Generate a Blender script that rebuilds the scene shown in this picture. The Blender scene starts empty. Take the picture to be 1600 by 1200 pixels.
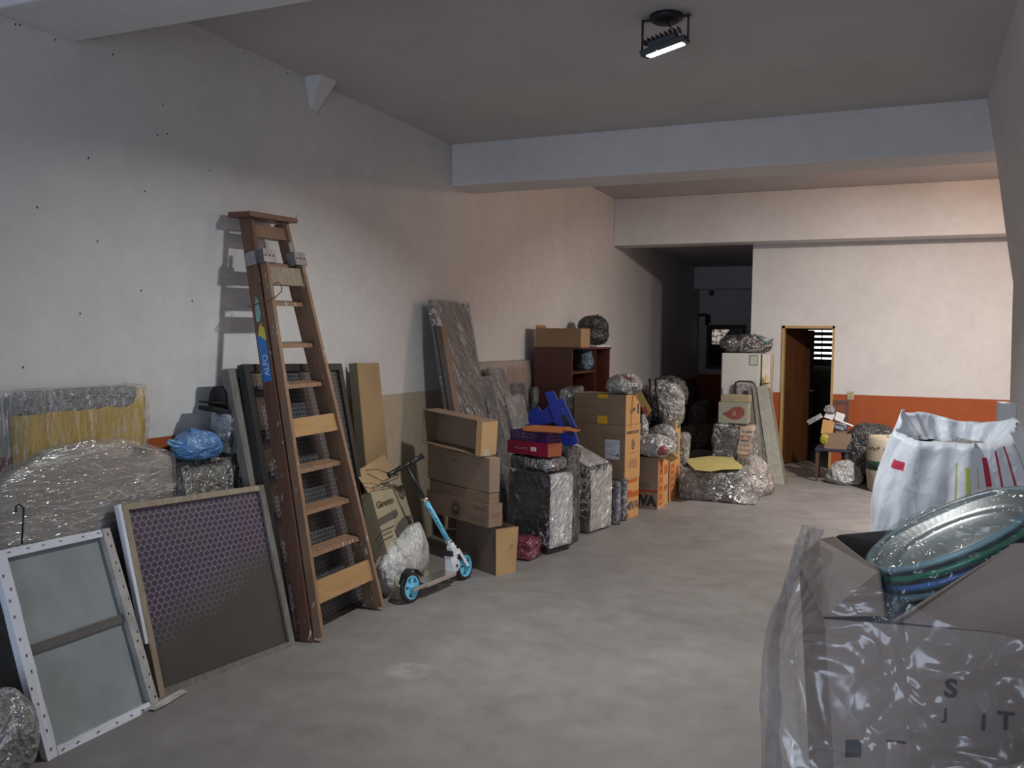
import bpy, bmesh, math, random
from mathutils import Vector, Matrix, noise
S = bpy.context.scene
COL = S.collection
V = Vector
# ------------------------------------------------------------------ camera
H = 1.67
F = 1350.0
yaw, pitch, roll = math.radians(22.99), math.radians(2.97), math.radians(0.72)
cy, sy, cp, sp, cr, sr = (math.cos(yaw), math.sin(yaw), math.cos(pitch), math.sin(pitch), math.cos(roll), math.sin(roll))
_r = V((cy, sy, 0)); FW = V((-sy*cp, cy*cp, -sp)); _u = _r.cross(FW)
RT = _r*cr + _u*sr; UP = _u*cr - _r*sr
CAM = V((0, 0, H))
cd = bpy.data.cameras.new('camera'); co = bpy.data.objects.new('camera', cd); COL.objects.link(co)
cd.sensor_width = 36; cd.lens = 36*F/1600; cd.clip_start = .05
co.matrix_world = Matrix(((RT.x, UP.x, -FW.x, 0), (RT.y, UP.y, -FW.y, 0), (RT.z, UP.z, -FW.z, H), (0, 0, 0, 1)))
S.camera = co
def ray(px, py): return RT*(px-800) + UP*(600-py) + FW*F
def P(px, py, x=None, y=None, z=None):
    d = ray(px, py)
    if x is not None: t = x/d.x
    elif y is not None: t = y/d.y
    else: t = (z-H)/d.z
    return CAM + d*t
def fl(px, py, z=0.0): return P(px, py, z=z)
# ------------------------------------------------------------------ world, exposure, lights
S.view_settings.view_transform = 'Standard'; S.view_settings.look = 'None'
S.view_settings.gamma = 1; S.view_settings.use_curve_mapping = False
S.view_settings.exposure = 0.06
w = bpy.data.worlds.new('world'); S.world = w; w.use_nodes = True
w.node_tree.nodes['Background'].inputs[0].default_value = (.62, .74, 1, 1)
w.node_tree.nodes['Background'].inputs[1].default_value = .9
XL, YB0, YB1, YE = -3.45, None, None, 12.15
b1a = P(705, 226, x=XL); b1b = P(705, 291, x=XL); b1c = P(738, 302, x=XL)
ZC1 = b1a.z; Y1 = b1a.y; ZB = b1b.z; Y1b = b1c.y
b2a = P(960, 311, x=XL); ZC2 = b2a.z; Y2 = b2a.y; Y2b = Y2+.36
b0 = P(115, 66, x=XL); Y0b = b0.y; Y0 = Y0b-.42
LP = P(1040, 77, z=ZC1-.17)
def area(name, loc, target, sx, sy_, e, col, spread=180):
    l = bpy.data.lights.new(name, 'AREA'); l.shape = 'RECTANGLE'; l.size = sx; l.size_y = sy_
    l.energy = e; l.color = col; l.spread = math.radians(spread)
    o = bpy.data.objects.new(name, l); COL.objects.link(o); o.location = loc
    o.rotation_euler = (V(target)-V(loc)).to_track_quat('-Z', 'Y').to_euler(); return o
area('daylight_from_open_front', (-1.0, -2.9, 1.15), (-1.0, 6, .9), 4.4, 2.2, 46, (.70, .82, 1), 118)
area('floodlight_beam', LP+V((0, -.012, -.035)), LP+V((-.2, -.12, -1.6)), .17, .12, 52, (.97, 1, .99), 142)
area('hidden_floodlight_beam', (1.05, 8.5, ZC2-.3), (.55, 9.6, 0), .17, .12, 120, (.99, 1, .98), 150)
wl = bpy.data.lights.new('warm_bulb_glow', 'POINT'); wl.energy = 85; wl.color = (1, .64, .45); wl.shadow_soft_size = .07
wo = bpy.data.objects.new('warm_bulb_glow', wl); COL.objects.link(wo); wo.location = (1.55, 9.1, ZC2-.4)
WZ = ZC2
# ------------------------------------------------------------------ materials
MATS = {}
def nt(name):
    m = bpy.data.materials.new(name); m.use_nodes = True; t = m.node_tree
    return m, t, t.nodes['Principled BSDF'], t.nodes['Material Output']
def N(t, k, **kw):
    n = t.nodes.new('ShaderNode'+k)
    for a, b in kw.items(): setattr(n, a, b)
    return n
def math_(t, op, a, b=None, clamp=False):
    n = N(t, 'Math', operation=op, use_clamp=clamp)
    for i, v in enumerate((a, b)):
        if v is None: continue
        if isinstance(v, (int, float)): n.inputs[i].default_value = v
        else: t.links.new(v, n.inputs[i])
    return n.outputs[0]
def mixc(t, f, a, b):
    n = N(t, 'Mix', data_type='RGBA')
    for i, v in ((0, f), (6, a), (7, b)):
        if isinstance(v, (int, float)): n.inputs[i].default_value = v
        elif isinstance(v, tuple): n.inputs[i].default_value = (*v[:3], 1)
        else: t.links.new(v, n.inputs[i])
    return n.outputs[2]
def ramp(t, f, stops):
    n = N(t, 'ValToRGB'); e = n.color_ramp.elements
    while len(e) < len(stops): e.new(.5)
    for k, (p, c) in zip(e, stops): k.position = p; k.color = (*c, 1) if isinstance(c, tuple) else (c, c, c, 1)
    t.links.new(f, n.inputs[0]); return n.outputs[0]
def nz(t, scale, detail=4, rough=.55, vec=None, dist=0):
    n = N(t, 'TexNoise'); n.inputs['Scale'].default_value = scale; n.inputs['Detail'].default_value = detail
    n.inputs['Roughness'].default_value = rough; n.inputs['Distortion'].default_value = dist
    if vec is not None: t.links.new(vec, n.inputs['Vector'])
    return n.outputs['Fac']
def pos(t, scale=(1, 1, 1), rot=(0, 0, 0)):
    g = N(t, 'TexCoord'); m = N(t, 'Mapping'); m.inputs['Scale'].default_value = scale
    src = g.outputs['Object']
    if any(rot):
        r = N(t, 'Mapping'); r.inputs['Rotation'].default_value = rot; t.links.new(src, r.inputs['Vector']); src = r.outputs[0]
    t.links.new(src, m.inputs['Vector']); return m.outputs[0]
def bump(t, b, h, strength, dist=.01):
    n = N(t, 'Bump'); n.inputs['Strength'].default_value = strength; n.inputs['Distance'].default_value = dist
    t.links.new(h, n.inputs['Height']); t.links.new(n.outputs[0], b.inputs['Normal'])
def dk(c, k): return tuple(x*k for x in c)
def mat(name, col, rough=.6, metal=0, var=.15, scale=6, bs=.15, bscale=60, stretch=(1, 1, 1), coat=0, bd=.004):
    if name in MATS: return MATS[name]
    m, t, b, o = nt(name); v = pos(t, stretch)
    f = nz(t, scale, 5, .6, v)
    c = ramp(t, f, [(.3, dk(col, 1-var)), (.7, dk(col, 1+var))]); t.links.new(c, b.inputs['Base Color'])
    b.inputs['Roughness'].default_value = rough; b.inputs['Metallic'].default_value = metal
    b.inputs['Coat Weight'].default_value = coat
    if bs: bump(t, b, nz(t, bscale, 3, .5, v), bs, bd)
    MATS[name] = m; return m
def wrinkles(t, v, scale, st=1.0):
    """height of fine sharp creases plus facets, as in crumpled film"""
    h = None
    for k, wgt in ((1, 1.0), (2.3, .55), (5.1, .3)):
        a = math_(t, 'MINIMUM', math_(t, 'MULTIPLY', math_(t, 'ABSOLUTE', math_(t, 'SUBTRACT', nz(t, scale*k, 2, .5, v, .8), .5)), 7), 1)
        a = math_(t, 'MULTIPLY', a, -wgt); h = a if h is None else math_(t, 'ADD', h, a)
    vo = N(t, 'TexVoronoi'); vo.inputs['Scale'].default_value = scale*2.2
    ad = N(t, 'VectorMath', operation='ADD'); nn = N(t, 'TexNoise'); nn.inputs['Scale'].default_value = scale; t.links.new(v, nn.inputs['Vector'])
    sc = N(t, 'VectorMath', operation='SCALE'); sc.inputs['Scale'].default_value = .6/scale; t.links.new(nn.outputs['Color'], sc.inputs[0])
    t.links.new(v, ad.inputs[0]); t.links.new(sc.outputs[0], ad.inputs[1]); t.links.new(ad.outputs[0], vo.inputs['Vector'])
    global CREASE
    CREASE = ramp(t, h, [(.0, 0.0), (.62, .0), (.98, 1.0)]) if 0 else math_(t, 'POWER', math_(t, 'ADD', math_(t, 'MULTIPLY', h, .54), 1.0, True), 7.0, True)
    return math_(t, 'ADD', h, math_(t, 'MULTIPLY', vo.outputs['Distance'], .9*st))
def painted_glints(t, v, scale):  # white lines painted in for lamp highlights on creased film
    a = math_(t, 'SUBTRACT', 1, math_(t, 'MULTIPLY', math_(t, 'ABSOLUTE', math_(t, 'SUBTRACT', nz(t, scale*1.6, 3, .6, v, .4), .5)), 16), True)
    p = ramp(t, nz(t, scale*.45, 3, .6, v), [(.42, 0.0), (.58, 1.0)])
    return math_(t, 'MULTIPLY', math_(t, 'POWER', a, 1.6), p, True)
def wrapmat(name, col, col2=None, scale=9, stretch=(1, 1, 1), rough=.2, bs=.8, bd=.03, rot=(0, 0, 0), milky=.12, fine=1.0):
    """an object seen under tight stretch film: its colour, a milky layer, painted white glints and a wrinkled gloss"""
    if name in MATS: return MATS[name]
    m, t, b, o = nt(name); v = pos(t, stretch, rot)
    h = wrinkles(t, v, scale, fine)
    f = nz(t, scale*.5, 5, .65, v)
    c = ramp(t, f, [(.3, dk(col, .75)), (.75, col2 or dk(col, 1.3))])
    mk = ramp(t, h, [(.1, 0.0), (.95, milky)])
    mk = math_(t, 'ADD', mk, math_(t, 'MULTIPLY', CREASE, min(.6, milky*1.3)), True)
    c = mixc(t, mk, c, (.75, .75, .76))
    c = mixc(t, math_(t, 'MULTIPLY', painted_glints(t, v, scale), min(.8, milky*3)), c, (.85, .85, .84))
    t.links.new(c, b.inputs['Base Color'])
    b.inputs['Roughness'].default_value = rough+.05; b.inputs['Specular IOR Level'].default_value = 1
    b.inputs['Coat Weight'].default_value = .5 if rough < .3 else .1; b.inputs['Coat Roughness'].default_value = rough*.6
    bump(t, b, h, 1, .17/scale*bs/max(stretch))
    t.links.new(b.inputs['Normal'].links[0].from_socket, b.inputs['Coat Normal']); MATS[name] = m; return m
def film(name, tint=(.8, .82, .85), op=.1, scale=9, bs=.8, bd=.02, rough=.15, stretch=(1, 1, 1), fine=.5, glint=.35, rot=(0, 0, 0), gb=.12):
    """clear plastic sheet: see-through, faintly milky, glossy, white glints painted in"""
    if name in MATS: return MATS[name]
    m, t, b, o = nt(name); v = pos(t, stretch, rot)
    h = wrinkles(t, v, scale, fine); cr_ = CREASE
    b.inputs['Base Color'].default_value = (*tint, 1); b.inputs['Roughness'].default_value = rough
    b.inputs['Specular IOR Level'].default_value = .9
    bump(t, b, h, 1, .21/scale*bs/max(stretch))
    nrm = b.inputs['Normal'].links[0].from_socket
    tr = N(t, 'BsdfTransparent'); tr.inputs[0].default_value = (.98, .98, .98, 1)
    gl = N(t, 'BsdfGlossy'); gl.inputs['Roughness'].default_value = rough; gl.inputs['Color'].default_value = (1, 1, 1, 1)
    t.links.new(nrm, gl.inputs['Normal'])
    lw = N(t, 'LayerWeight'); lw.inputs['Blend'].default_value = .35
    cl = nz(t, scale*.35, 5, .7, v)
    a = math_(t, 'ADD', ramp(t, cl, [(.35, op*.3), (.7, op*1.7)]), math_(t, 'MULTIPLY', math_(t, 'POWER', lw.outputs['Facing'], 2.0), op*2), True)
    a = math_(t, 'ADD', a, math_(t, 'MULTIPLY', cr_, glint*.6), True)
    sk_ = math_(t, 'MULTIPLY', painted_glints(t, v, scale), min(1, glint*2.2)); a = math_(t, 'MAXIMUM', a, sk_)
    t.links.new(mixc(t, sk_, tint, (.93, .92, .9)), b.inputs['Base Color'])
    m1 = N(t, 'MixShader'); t.links.new(a, m1.inputs[0]); t.links.new(tr.outputs[0], m1.inputs[1]); t.links.new(b.outputs[0], m1.inputs[2])
    m2 = N(t, 'MixShader'); t.links.new(math_(t, 'ADD', math_(t, 'MULTIPLY', lw.outputs['Fresnel'], .4 if gb > .1 else .15), gb, True), m2.inputs[0])
    t.links.new(m1.outputs[0], m2.inputs[1]); t.links.new(gl.outputs[0], m2.inputs[2]); t.links.new(m2.outputs[0], o.inputs['Surface'])
    MATS[name] = m; return m
def emit(name, col, e):
    m, t, b, o = nt(name); b.inputs['Emission Color'].default_value = (*col, 1); b.inputs['Emission Strength'].default_value = e
    b.inputs['Base Color'].default_value = (*col, 1); return m

def wood(name, col, col2, scale=3, rough=.55, axis=(12, 12, 1), paint=0, bs=.25):
    if name in MATS: return MATS[name]
    m, t, b, o = nt(name); v = pos(t, axis)
    f = nz(t, scale, 6, .65, v, .6)
    c = ramp(t, f, [(.3, col), (.7, col2)])
    if paint:
        f2 = nz(t, 26, 3, .6, pos(t, (1.6, 1.6, .5))); f3 = nz(t, 2.2, 2, .5, pos(t))
        k = math_(t, 'MULTIPLY', math_(t, 'GREATER_THAN', f2, .66), math_(t, 'GREATER_THAN', f3, .47))
        c = mixc(t, math_(t, 'MULTIPLY', k, paint), c, (.55, .54, .5))
    t.links.new(c, b.inputs['Base Color']); b.inputs['Roughness'].default_value = rough
    bump(t, b, f, bs, .004); MATS[name] = m; return m

def paint_wall(name, mode):
    m, t, b, o = nt(name)
    g = N(t, 'NewGeometry'); s = N(t, 'SeparateXYZ'); t.links.new(g.outputs['Position'], s.inputs[0])
    X, Y, Z = s.outputs
    f = nz(t, 1.3, 6, .6, g.outputs['Position']); f2 = nz(t, 9, 5, .7, g.outputs['Position'])
    white = ramp(t, math_(t, 'ADD', math_(t, 'MULTIPLY', f, .6), math_(t, 'MULTIPLY', f2, .4)), [(.35, (.56, .55, .545)), (.65, (.66, .65, .64))])
    if mode == 'white': c = white
    else:
        orange = ramp(t, f2, [(.3, (.31, .066, .014)), (.7, (.37, .082, .018))])
        beige = ramp(t, f2, [(.3, (.40, .33, .245)), (.7, (.46, .38, .285))])
        if mode == 'left':
            far = math_(t, 'GREATER_THAN', Y, 10.6); near = math_(t, 'LESS_THAN', Y, 4.75)
            k = math_(t, 'ADD', far, near, True)
            top = math_(t, 'ADD', math_(t, 'MULTIPLY', near, -.10), math_(t, 'ADD', math_(t, 'MULTIPLY', far, -.30), 1.235))
            dado = mixc(t, k, beige, orange)
            c = mixc(t, math_(t, 'LESS_THAN', Z, top), white, dado)
        else:
            c = mixc(t, math_(t, 'LESS_THAN', Z, BAND), white, orange)
    t.links.new(c, b.inputs['Base Color']); b.inputs['Roughness'].default_value = .75
    bump(t, b, f2, .12, .01); return m
BAND = P(1400, 619, y=YE).z
M_LEFT = paint_wall('left_wall_paint', 'left'); M_BACK = paint_wall('back_wall_paint', 'back'); M_WHITE = paint_wall('white_paint', 'white')
def ceiling_mat():
    m, t, b, o = nt('ceiling_paint'); g = N(t, 'NewGeometry')
    f = nz(t, 2.2, 6, .6, g.outputs['Position'])
    t.links.new(ramp(t, f, [(.3, (.45, .425, .43)), (.7, (.51, .485, .485))]), b.inputs['Base Color']); b.inputs['Roughness'].default_value = .85
    bump(t, b, nz(t, 40, 4, .6, g.outputs['Position']), .15, .01); return m
M_CEIL = ceiling_mat()
def floor_mat():
    m, t, b, o = nt('floor_granolithic'); g = N(t, 'NewGeometry'); p = g.outputs['Position']
    f = nz(t, .9, 6, .62, p, .4); f2 = nz(t, 5, 6, .7, p, .3); sp_ = nz(t, 150, 2, .6, p)
    base = ramp(t, math_(t, 'ADD', math_(t, 'MULTIPLY', f, .6), math_(t, 'MULTIPLY', f2, .4)), [(.35, (.15, .137, .13)), (.52, (.195, .18, .171)), (.68, (.24, .225, .215))])
    c = mixc(t, math_(t, 'MULTIPLY', math_(t, 'GREATER_THAN', sp_, .69), .45), base, (.5, .48, .46))
    c = mixc(t, math_(t, 'MULTIPLY', math_(t, 'LESS_THAN', sp_, .335), .45), c, (.1, .09, .085))
    br = N(t, 'TexBrick'); br.offset = 0; br.inputs['Scale'].default_value = 1; br.inputs['Brick Width'].default_value = .4; br.inputs['Row Height'].default_value = .4
    br.inputs['Mortar Size'].default_value = .0022; br.inputs['Mortar Smooth'].default_value = .3
    t.links.new(p, br.inputs['Vector'])
    gapf = math_(t, 'MULTIPLY', br.outputs['Fac'], ramp(t, nz(t, 1.7, 3, .6, p), [(.45, 0.0), (.65, .35)]))
    c = mixc(t, gapf, c, (.12, .105, .095))
    # patch of spilled white dust
    d = N(t, 'VectorMath', operation='DISTANCE'); t.links.new(p, d.inputs[0]); d.inputs[1].default_value = tuple(fl(640, 1048))
    dust = math_(t, 'MULTIPLY', ramp(t, d.outputs['Value'], [(.0, 1.0), (.13, 0.0)]), ramp(t, f2, [(.4, .1), (.65, .6)]))
    c = mixc(t, dust, c, (.6, .6, .6))
    t.links.new(c, b.inputs['Base Color'])
    t.links.new(ramp(t, f2, [(.3, .5), (.7, .75)]), b.inputs['Roughness'])
    bump(t, b, sp_, .12, .004); return m
M_FLOOR = floor_mat()
cardc = (.26, .165, .095)
CARD = mat('cardboard', (.225, .15, .10), .8, var=.1, scale=3, bs=.2, bscale=90, stretch=(1, 1, 6))
CARDL = mat('cardboard_light', (.44, .27, .125), .8, var=.08, scale=3, bs=.15, bscale=90)
CARDG = mat('cardboard_greyish', (.235, .165, .115), .82, var=.12, scale=2.5, bs=.2, bscale=70)
CARDD = mat('cardboard_dark', (.12, .085, .062), .85, var=.15, scale=4, bs=.2)
CARDO = mat('cardboard_orange', (.50, .27, .10), .75, var=.06, scale=3, bs=.1)
BEIGE = mat('beige_carton', (.30, .255, .17), .8, var=.08, scale=3, bs=.12)
TAN = mat('tan_board', (.34, .225, .115), .75, var=.1, scale=3, bs=.15)
BLACKP = mat('black_plastic', (.012, .012, .013), .42, var=.1, bs=.1)
BLACKW = wood('black_painted_wood', (.012, .011, .011), (.032, .03, .028), 3, .5)
GREYW = wood('weathered_grey_wood', (.10, .09, .08), (.21, .19, .17), 3, .8)
PALEW = wood('pale_old_wood', (.20, .16, .115), (.34, .27, .19), 3, .75)
OAKW = wood('ladder_wood', (.175, .10, .06), (.27, .16, .098), 3, .45, paint=.8)
REDW = wood('ladder_wood_dark', (.10, .046, .030), (.155, .072, .046), 3, .45, paint=.9)
YELW = wood('ladder_board', (.30, .175, .07), (.41, .25, .105), 3, .45, axis=(12, 1, 12), paint=.45)
MAHOG = wood('mahogany_laminate', (.075, .02, .012), (.115, .03, .018), 2, .4, bs=.05)
DOORW = wood('door_wood', (.05, .02, .008), (.11, .045, .018), 2, .35, bs=.1)
FRAMEW = mat('door_frame_paint', (.42, .27, .10), .5, var=.12, bs=.05)
GALV = mat('galvanised_steel', (.33, .34, .35), .45, .85, var=.2, scale=20, bs=.1)
STEEL = mat('brushed_metal', (.62, .60, .57), .3, .9, var=.08)
CHROME = mat('chrome', (.75, .75, .75), .15, 1, var=.03, bs=0)
WHITEP = mat('white_plastic', (.62, .63, .66), .4, var=.03, bs=.02)
INK = mat('black_ink', (.022, .02, .02), .7, var=.05, bs=0)
INKG = mat('grey_ink', (.085, .065, .055), .8, var=.1, bs=0)
INKO = mat('orange_ink', (.42, .10, .018), .7, var=.08, bs=0)
INKR = mat('red_ink', (.30, .04, .02), .7, var=.1, bs=0)
PAPER = mat('paper_label', (.52, .55, .62), .7, var=.04, bs=0)
TAPEY = mat('yellow_tape', (.62, .38, .02), .35, var=.08, bs=0)
CYAN = mat('light_blue_enamel', (.14, .52, .74), .3, var=.04, bs=0, coat=.4)
TYRE = mat('tyre_rubber', (.02, .02, .022), .6, var=.1, bs=.1)
BLUEP = mat('blue_plastic', (.012, .028, .25), .35, var=.15, scale=3, bs=.05)
MAG = mat('magenta_card', (.20, .006, .035), .4, var=.1, bs=.05)
FILM = film('clear_film'); FILMS = film('clear_film_wrinkled', scale=14, bs=1, op=.12)
# ------------------------------------------------------------------ mesh helpers
def BM(): return bmesh.new()
def pbox(bm, o, a, b, c, bevel=0):
    o, a, b, c = V(o), V(a), V(b), V(c)
    if a.cross(b).dot(c) < 0: a, b = b, a
    v = [bm.verts.new(o+p) for p in (V((0, 0, 0)), a, a+b, b, c, a+c, a+b+c, b+c)]
    fs = [bm.faces.new([v[i] for i in q]) for q in ((3, 2, 1, 0), (4, 5, 6, 7), (0, 1, 5, 4), (1, 2, 6, 5), (2, 3, 7, 6), (3, 0, 4, 7))]
    if bevel:
        es = {e for f in fs for e in f.edges}
        bmesh.ops.bevel(bm, geom=list(es), offset=bevel, segments=2, affect='EDGES', profile=.6)
def hexa(bm, v8):
    v = [bm.verts.new(V(p)) for p in v8]
    fs = [bm.faces.new([v[i] for i in q]) for q in ((3, 2, 1, 0), (4, 5, 6, 7), (0, 1, 5, 4), (1, 2, 6, 5), (2, 3, 7, 6), (3, 0, 4, 7))]
    bmesh.ops.recalc_face_normals(bm, faces=fs)
def box(bm, x0, x1, y0, y1, z0, z1, bevel=0): pbox(bm, (x0, y0, z0), (x1-x0, 0, 0), (0, y1-y0, 0), (0, 0, z1-z0), bevel)
def prism(bm, pts, d):
    d = V(d); n = len(pts); A = [bm.verts.new(V(p)) for p in pts]; B = [bm.verts.new(V(p)+d) for p in pts]
    fs = [bm.faces.new(A), bm.faces.new(B[::-1])]
    for i in range(n): fs.append(bm.faces.new((A[i], B[i], B[(i+1) % n], A[(i+1) % n])))
    bmesh.ops.recalc_face_normals(bm, faces=fs)
def frame_of(d):
    d = V(d).normalized(); a = d.orthogonal().normalized(); return a, d.cross(a), d
def tube(bm, path, r, n=8, cap=True):
    path = [V(p) for p in path]; rs = r if isinstance(r, (list, tuple)) else [r]*len(path)
    rings = []; a = None
    for i, p in enumerate(path):
        d = (path[min(i+1, len(path)-1)]-path[max(i-1, 0)]).normalized()
        if a is None: a = d.orthogonal().normalized()
        a = (a-d*a.dot(d)).normalized(); b = d.cross(a)
        rings.append([bm.verts.new(p+(a*math.cos(2*math.pi*k/n)+b*math.sin(2*math.pi*k/n))*rs[i]) for k in range(n)])
    for A, B in zip(rings, rings[1:]):
        for k in range(n): bm.faces.new((A[k], A[(k+1) % n], B[(k+1) % n], B[k]))
    if cap:
        bm.faces.new(rings[0][::-1]); bm.faces.new(rings[-1])
def lathe(bm, c, axis, prof, n=32, sx=1, sy_=1, closed=False):
    """prof: list of (radius, height along axis)"""
    a, b, d = frame_of(axis); c = V(c); rings = []
    for r, h in prof:
        rings.append([bm.verts.new(c+d*h+(a*math.cos(2*math.pi*k/n)*sx+b*math.sin(2*math.pi*k/n)*sy_)*max(r, 1e-4)) for k in range(n)])
    pairs = list(zip(rings, rings[1:]))
    if closed: pairs.append((rings[-1], rings[0]))
    for A, B in pairs:
        for k in range(n): bm.faces.new((A[k], A[(k+1) % n], B[(k+1) % n], B[k]))
    bmesh.ops.recalc_face_normals(bm, faces=bm.faces[:])
def crumple(bm, amp, scale, seed=0, along=None, keepz=None, sharp=True, stretch=(1, 1, 1)):
    bm.normal_update(); off = V((seed*7.31, seed*3.7, seed*1.9)); mv = []
    for v in bm.verts:
        p = V((v.co.x*stretch[0], v.co.y*stretch[1], v.co.z*stretch[2]))*scale+off
        if sharp:
            f = 1-abs(noise.noise(p))*2.2; f += .5*(1-abs(noise.noise(p*2.1+off))*2.2)+.25*(1-abs(noise.noise(p*4.3))*2.2); f -= .9
        else: f = noise.noise(p)+.5*noise.noise(p*2.2)
        mv.append(v.normal*f*amp)
    for v, d in zip(bm.verts, mv):
        v.co += d
        if keepz is not None and v.co.z < keepz: v.co.z = keepz
def subd(bm, cuts): bmesh.ops.subdivide_edges(bm, edges=bm.edges[:], cuts=cuts, use_grid_fill=True)
def rbox(o, a, b, c, n=8, inflate=0, rnd=.06, amp=.01, scale=6, seed=0, keepz=None, stretch=(1, 1, 1)):
    """soft, wrapped box: gridded faces, rounded edges, wrinkled surface"""
    bm = BM(); pbox(bm, (0, 0, 0), (1, 0, 0), (0, 1, 0), (0, 0, 1)); subd(bm, n)
    o, a, b, c = V(o), V(a), V(b), V(c); la, lb, lc = a.length, b.length, c.length
    if a.cross(b).dot(c) < 0: flip = True
    else: flip = False
    for v in bm.verts:
        q = [v.co.x*la, v.co.y*lb, v.co.z*lc]; L = (la, lb, lc); r = min(rnd, min(L)*.45)
        core = V([min(max(q[i], r), L[i]-r) for i in range(3)]); d = V(q)-core
        if d.length > 1e-6: q = core+d.normalized()*r
        else: q = V(q)
        cen = V([L[i]/2 for i in range(3)])
        u = [(q[i]-cen[i])/(L[i]/2) for i in range(3)]
        bl = 1+inflate*(1-u[0]**2)*(1-u[1]**2)+inflate*(1-u[1]**2)*(1-u[2]**2)+inflate*(1-u[0]**2)*(1-u[2]**2) if inflate else 1
        q = cen+(q-cen)*bl
        v.co = o+a*(q[0]/la)+b*(q[1]/lb)+c*(q[2]/lc)
    if flip: bmesh.ops.reverse_faces(bm, faces=bm.faces[:])
    crumple(bm, amp, scale, seed, keepz=keepz, stretch=stretch); return bm
def blob(c, r, seed=0, sub=4, power=2.4, amp=.03, scale=4, floor=None, knot=None, sag=.0, stretch=(1, 1, 1), rot=0, tilt=None):
    """a filled bag: superellipsoid with creases, flat where it stands, drawn to a knot"""
    bm = BM(); bmesh.ops.create_icosphere(bm, subdivisions=sub, radius=1); c = V(c)
    R3 = Matrix.Rotation(rot, 3, 'Z')
    if tilt: R3 = R3 @ Matrix.Rotation(tilt[0], 3, tilt[1])
    for v in bm.verts:
        p = v.co; k = (abs(p.x)**power+abs(p.y)**power+abs(p.z)**power)**(-1/power); p = p*k
        if sag: s = 1+sag*(-p.z); p = V((p.x*s, p.y*s, p.z))
        q = V((p.x*r[0], p.y*r[1], p.z*r[2]))
        v.co = c+R3@q
    crumple(bm, amp, scale, seed, stretch=stretch)
    if knot:
        kp, kr, kh = V(knot[0]), knot[1], knot[2]
        for v in bm.verts:
            d = (v.co-kp).length
            if d < kr:
                f = (1-d/kr)**2; v.co = v.co.lerp(kp+V((0, 0, kh)), f*.85)
                ang = math.atan2(v.co.y-kp.y, v.co.x-kp.x); v.co += V((math.cos(ang), math.sin(ang), 0))*math.sin(ang*9)*.012*f
    if floor is not None:
        for v in bm.verts:
            if v.co.z < floor: v.co.z = floor
    return bm
class Q:
    """a flat panel given by its four corners; w is metres along its normal (towards the room)"""
    def __init__(s, BL, BR, TL, TR, toward=(1, 0, .1)):
        s.c = [V(BL), V(BR), V(TL), V(TR)]; n = (s.c[1]-s.c[0]).cross(s.c[2]-s.c[0]).normalized()
        if n.dot(V(toward)) < 0: n = -n
        s.n = n; s.W = (s.c[1]-s.c[0]).length; s.Hh = (s.c[2]-s.c[0]).length
    def pt(s, u, v, w=0):
        a = s.c[0].lerp(s.c[1], u); b = s.c[2].lerp(s.c[3], u); return a.lerp(b, v)+s.n*w
    def bx(s, bm, u0, u1, v0, v1, w0, w1):
        hexa(bm, [s.pt(u0, v0, w0), s.pt(u1, v0, w0), s.pt(u1, v1, w0), s.pt(u0, v1, w0), s.pt(u0, v0, w1), s.pt(u1, v0, w1), s.pt(u1, v1, w1), s.pt(u0, v1, w1)])
def lean(bl, br, tl, tr, **k):
    BL, BR = fl(*bl), fl(*br); return Q(BL, BR, P(*tl, y=BL.y), P(*tr, y=BR.y), **k)
# ------------------------------------------------------------------ objects
def props(o, label, cat, group=None):
    o['label'] = label; o['category'] = cat
    if group: o['group'] = group
def thing(name, label, cat, loc, group=None):
    o = bpy.data.objects.new(name, None); COL.objects.link(o); o.location = loc; o.empty_display_size = .05
    props(o, label, cat, group); o['_w'] = 0; del o['_w']; ORIG[o] = V(loc); return o
ORIG = {}
def part(name, bm, m, parent=None, smooth=False, label=None, stuff=False, me=None):
    if me is None:
        me = bpy.data.meshes.new(name)
        org = ORIG[parent] if parent is not None else V((0, 0, 0))
        if org.length: bmesh.ops.translate(bm, verts=bm.verts[:], vec=-org)
        bm.normal_update()
        if smooth:
            for f in bm.faces: f.smooth = True
        bm.to_mesh(me); bm.free(); me.materials.append(m)
    o = bpy.data.objects.new(name, me); COL.objects.link(o)
    if parent is not None: o.parent = parent; ORIG[o] = ORIG[parent]
    else: ORIG[o] = V((0, 0, 0))
    if label: o['label'] = label
    if stuff: o['kind'] = 'stuff'
    return o
def single(name, bm, m, label, cat, group=None, smooth=False):
    zs = min(v.co.z for v in bm.verts); cx = sum(v.co.x for v in bm.verts)/len(bm.verts); cy_ = sum(v.co.y for v in bm.verts)/len(bm.verts)
    L = V((cx, cy_, zs)); bmesh.ops.translate(bm, verts=bm.verts[:], vec=-L)
    o = part(name, bm, m, smooth=smooth); o.location = L; ORIG[o] = L; props(o, label, cat, group); return o
def struct(name, bm, m, parent=None, label=None):
    o = part(name, bm, m, parent)
    if parent is None: o['kind'] = 'structure'
    if label: o['label'] = label
    return o
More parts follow.
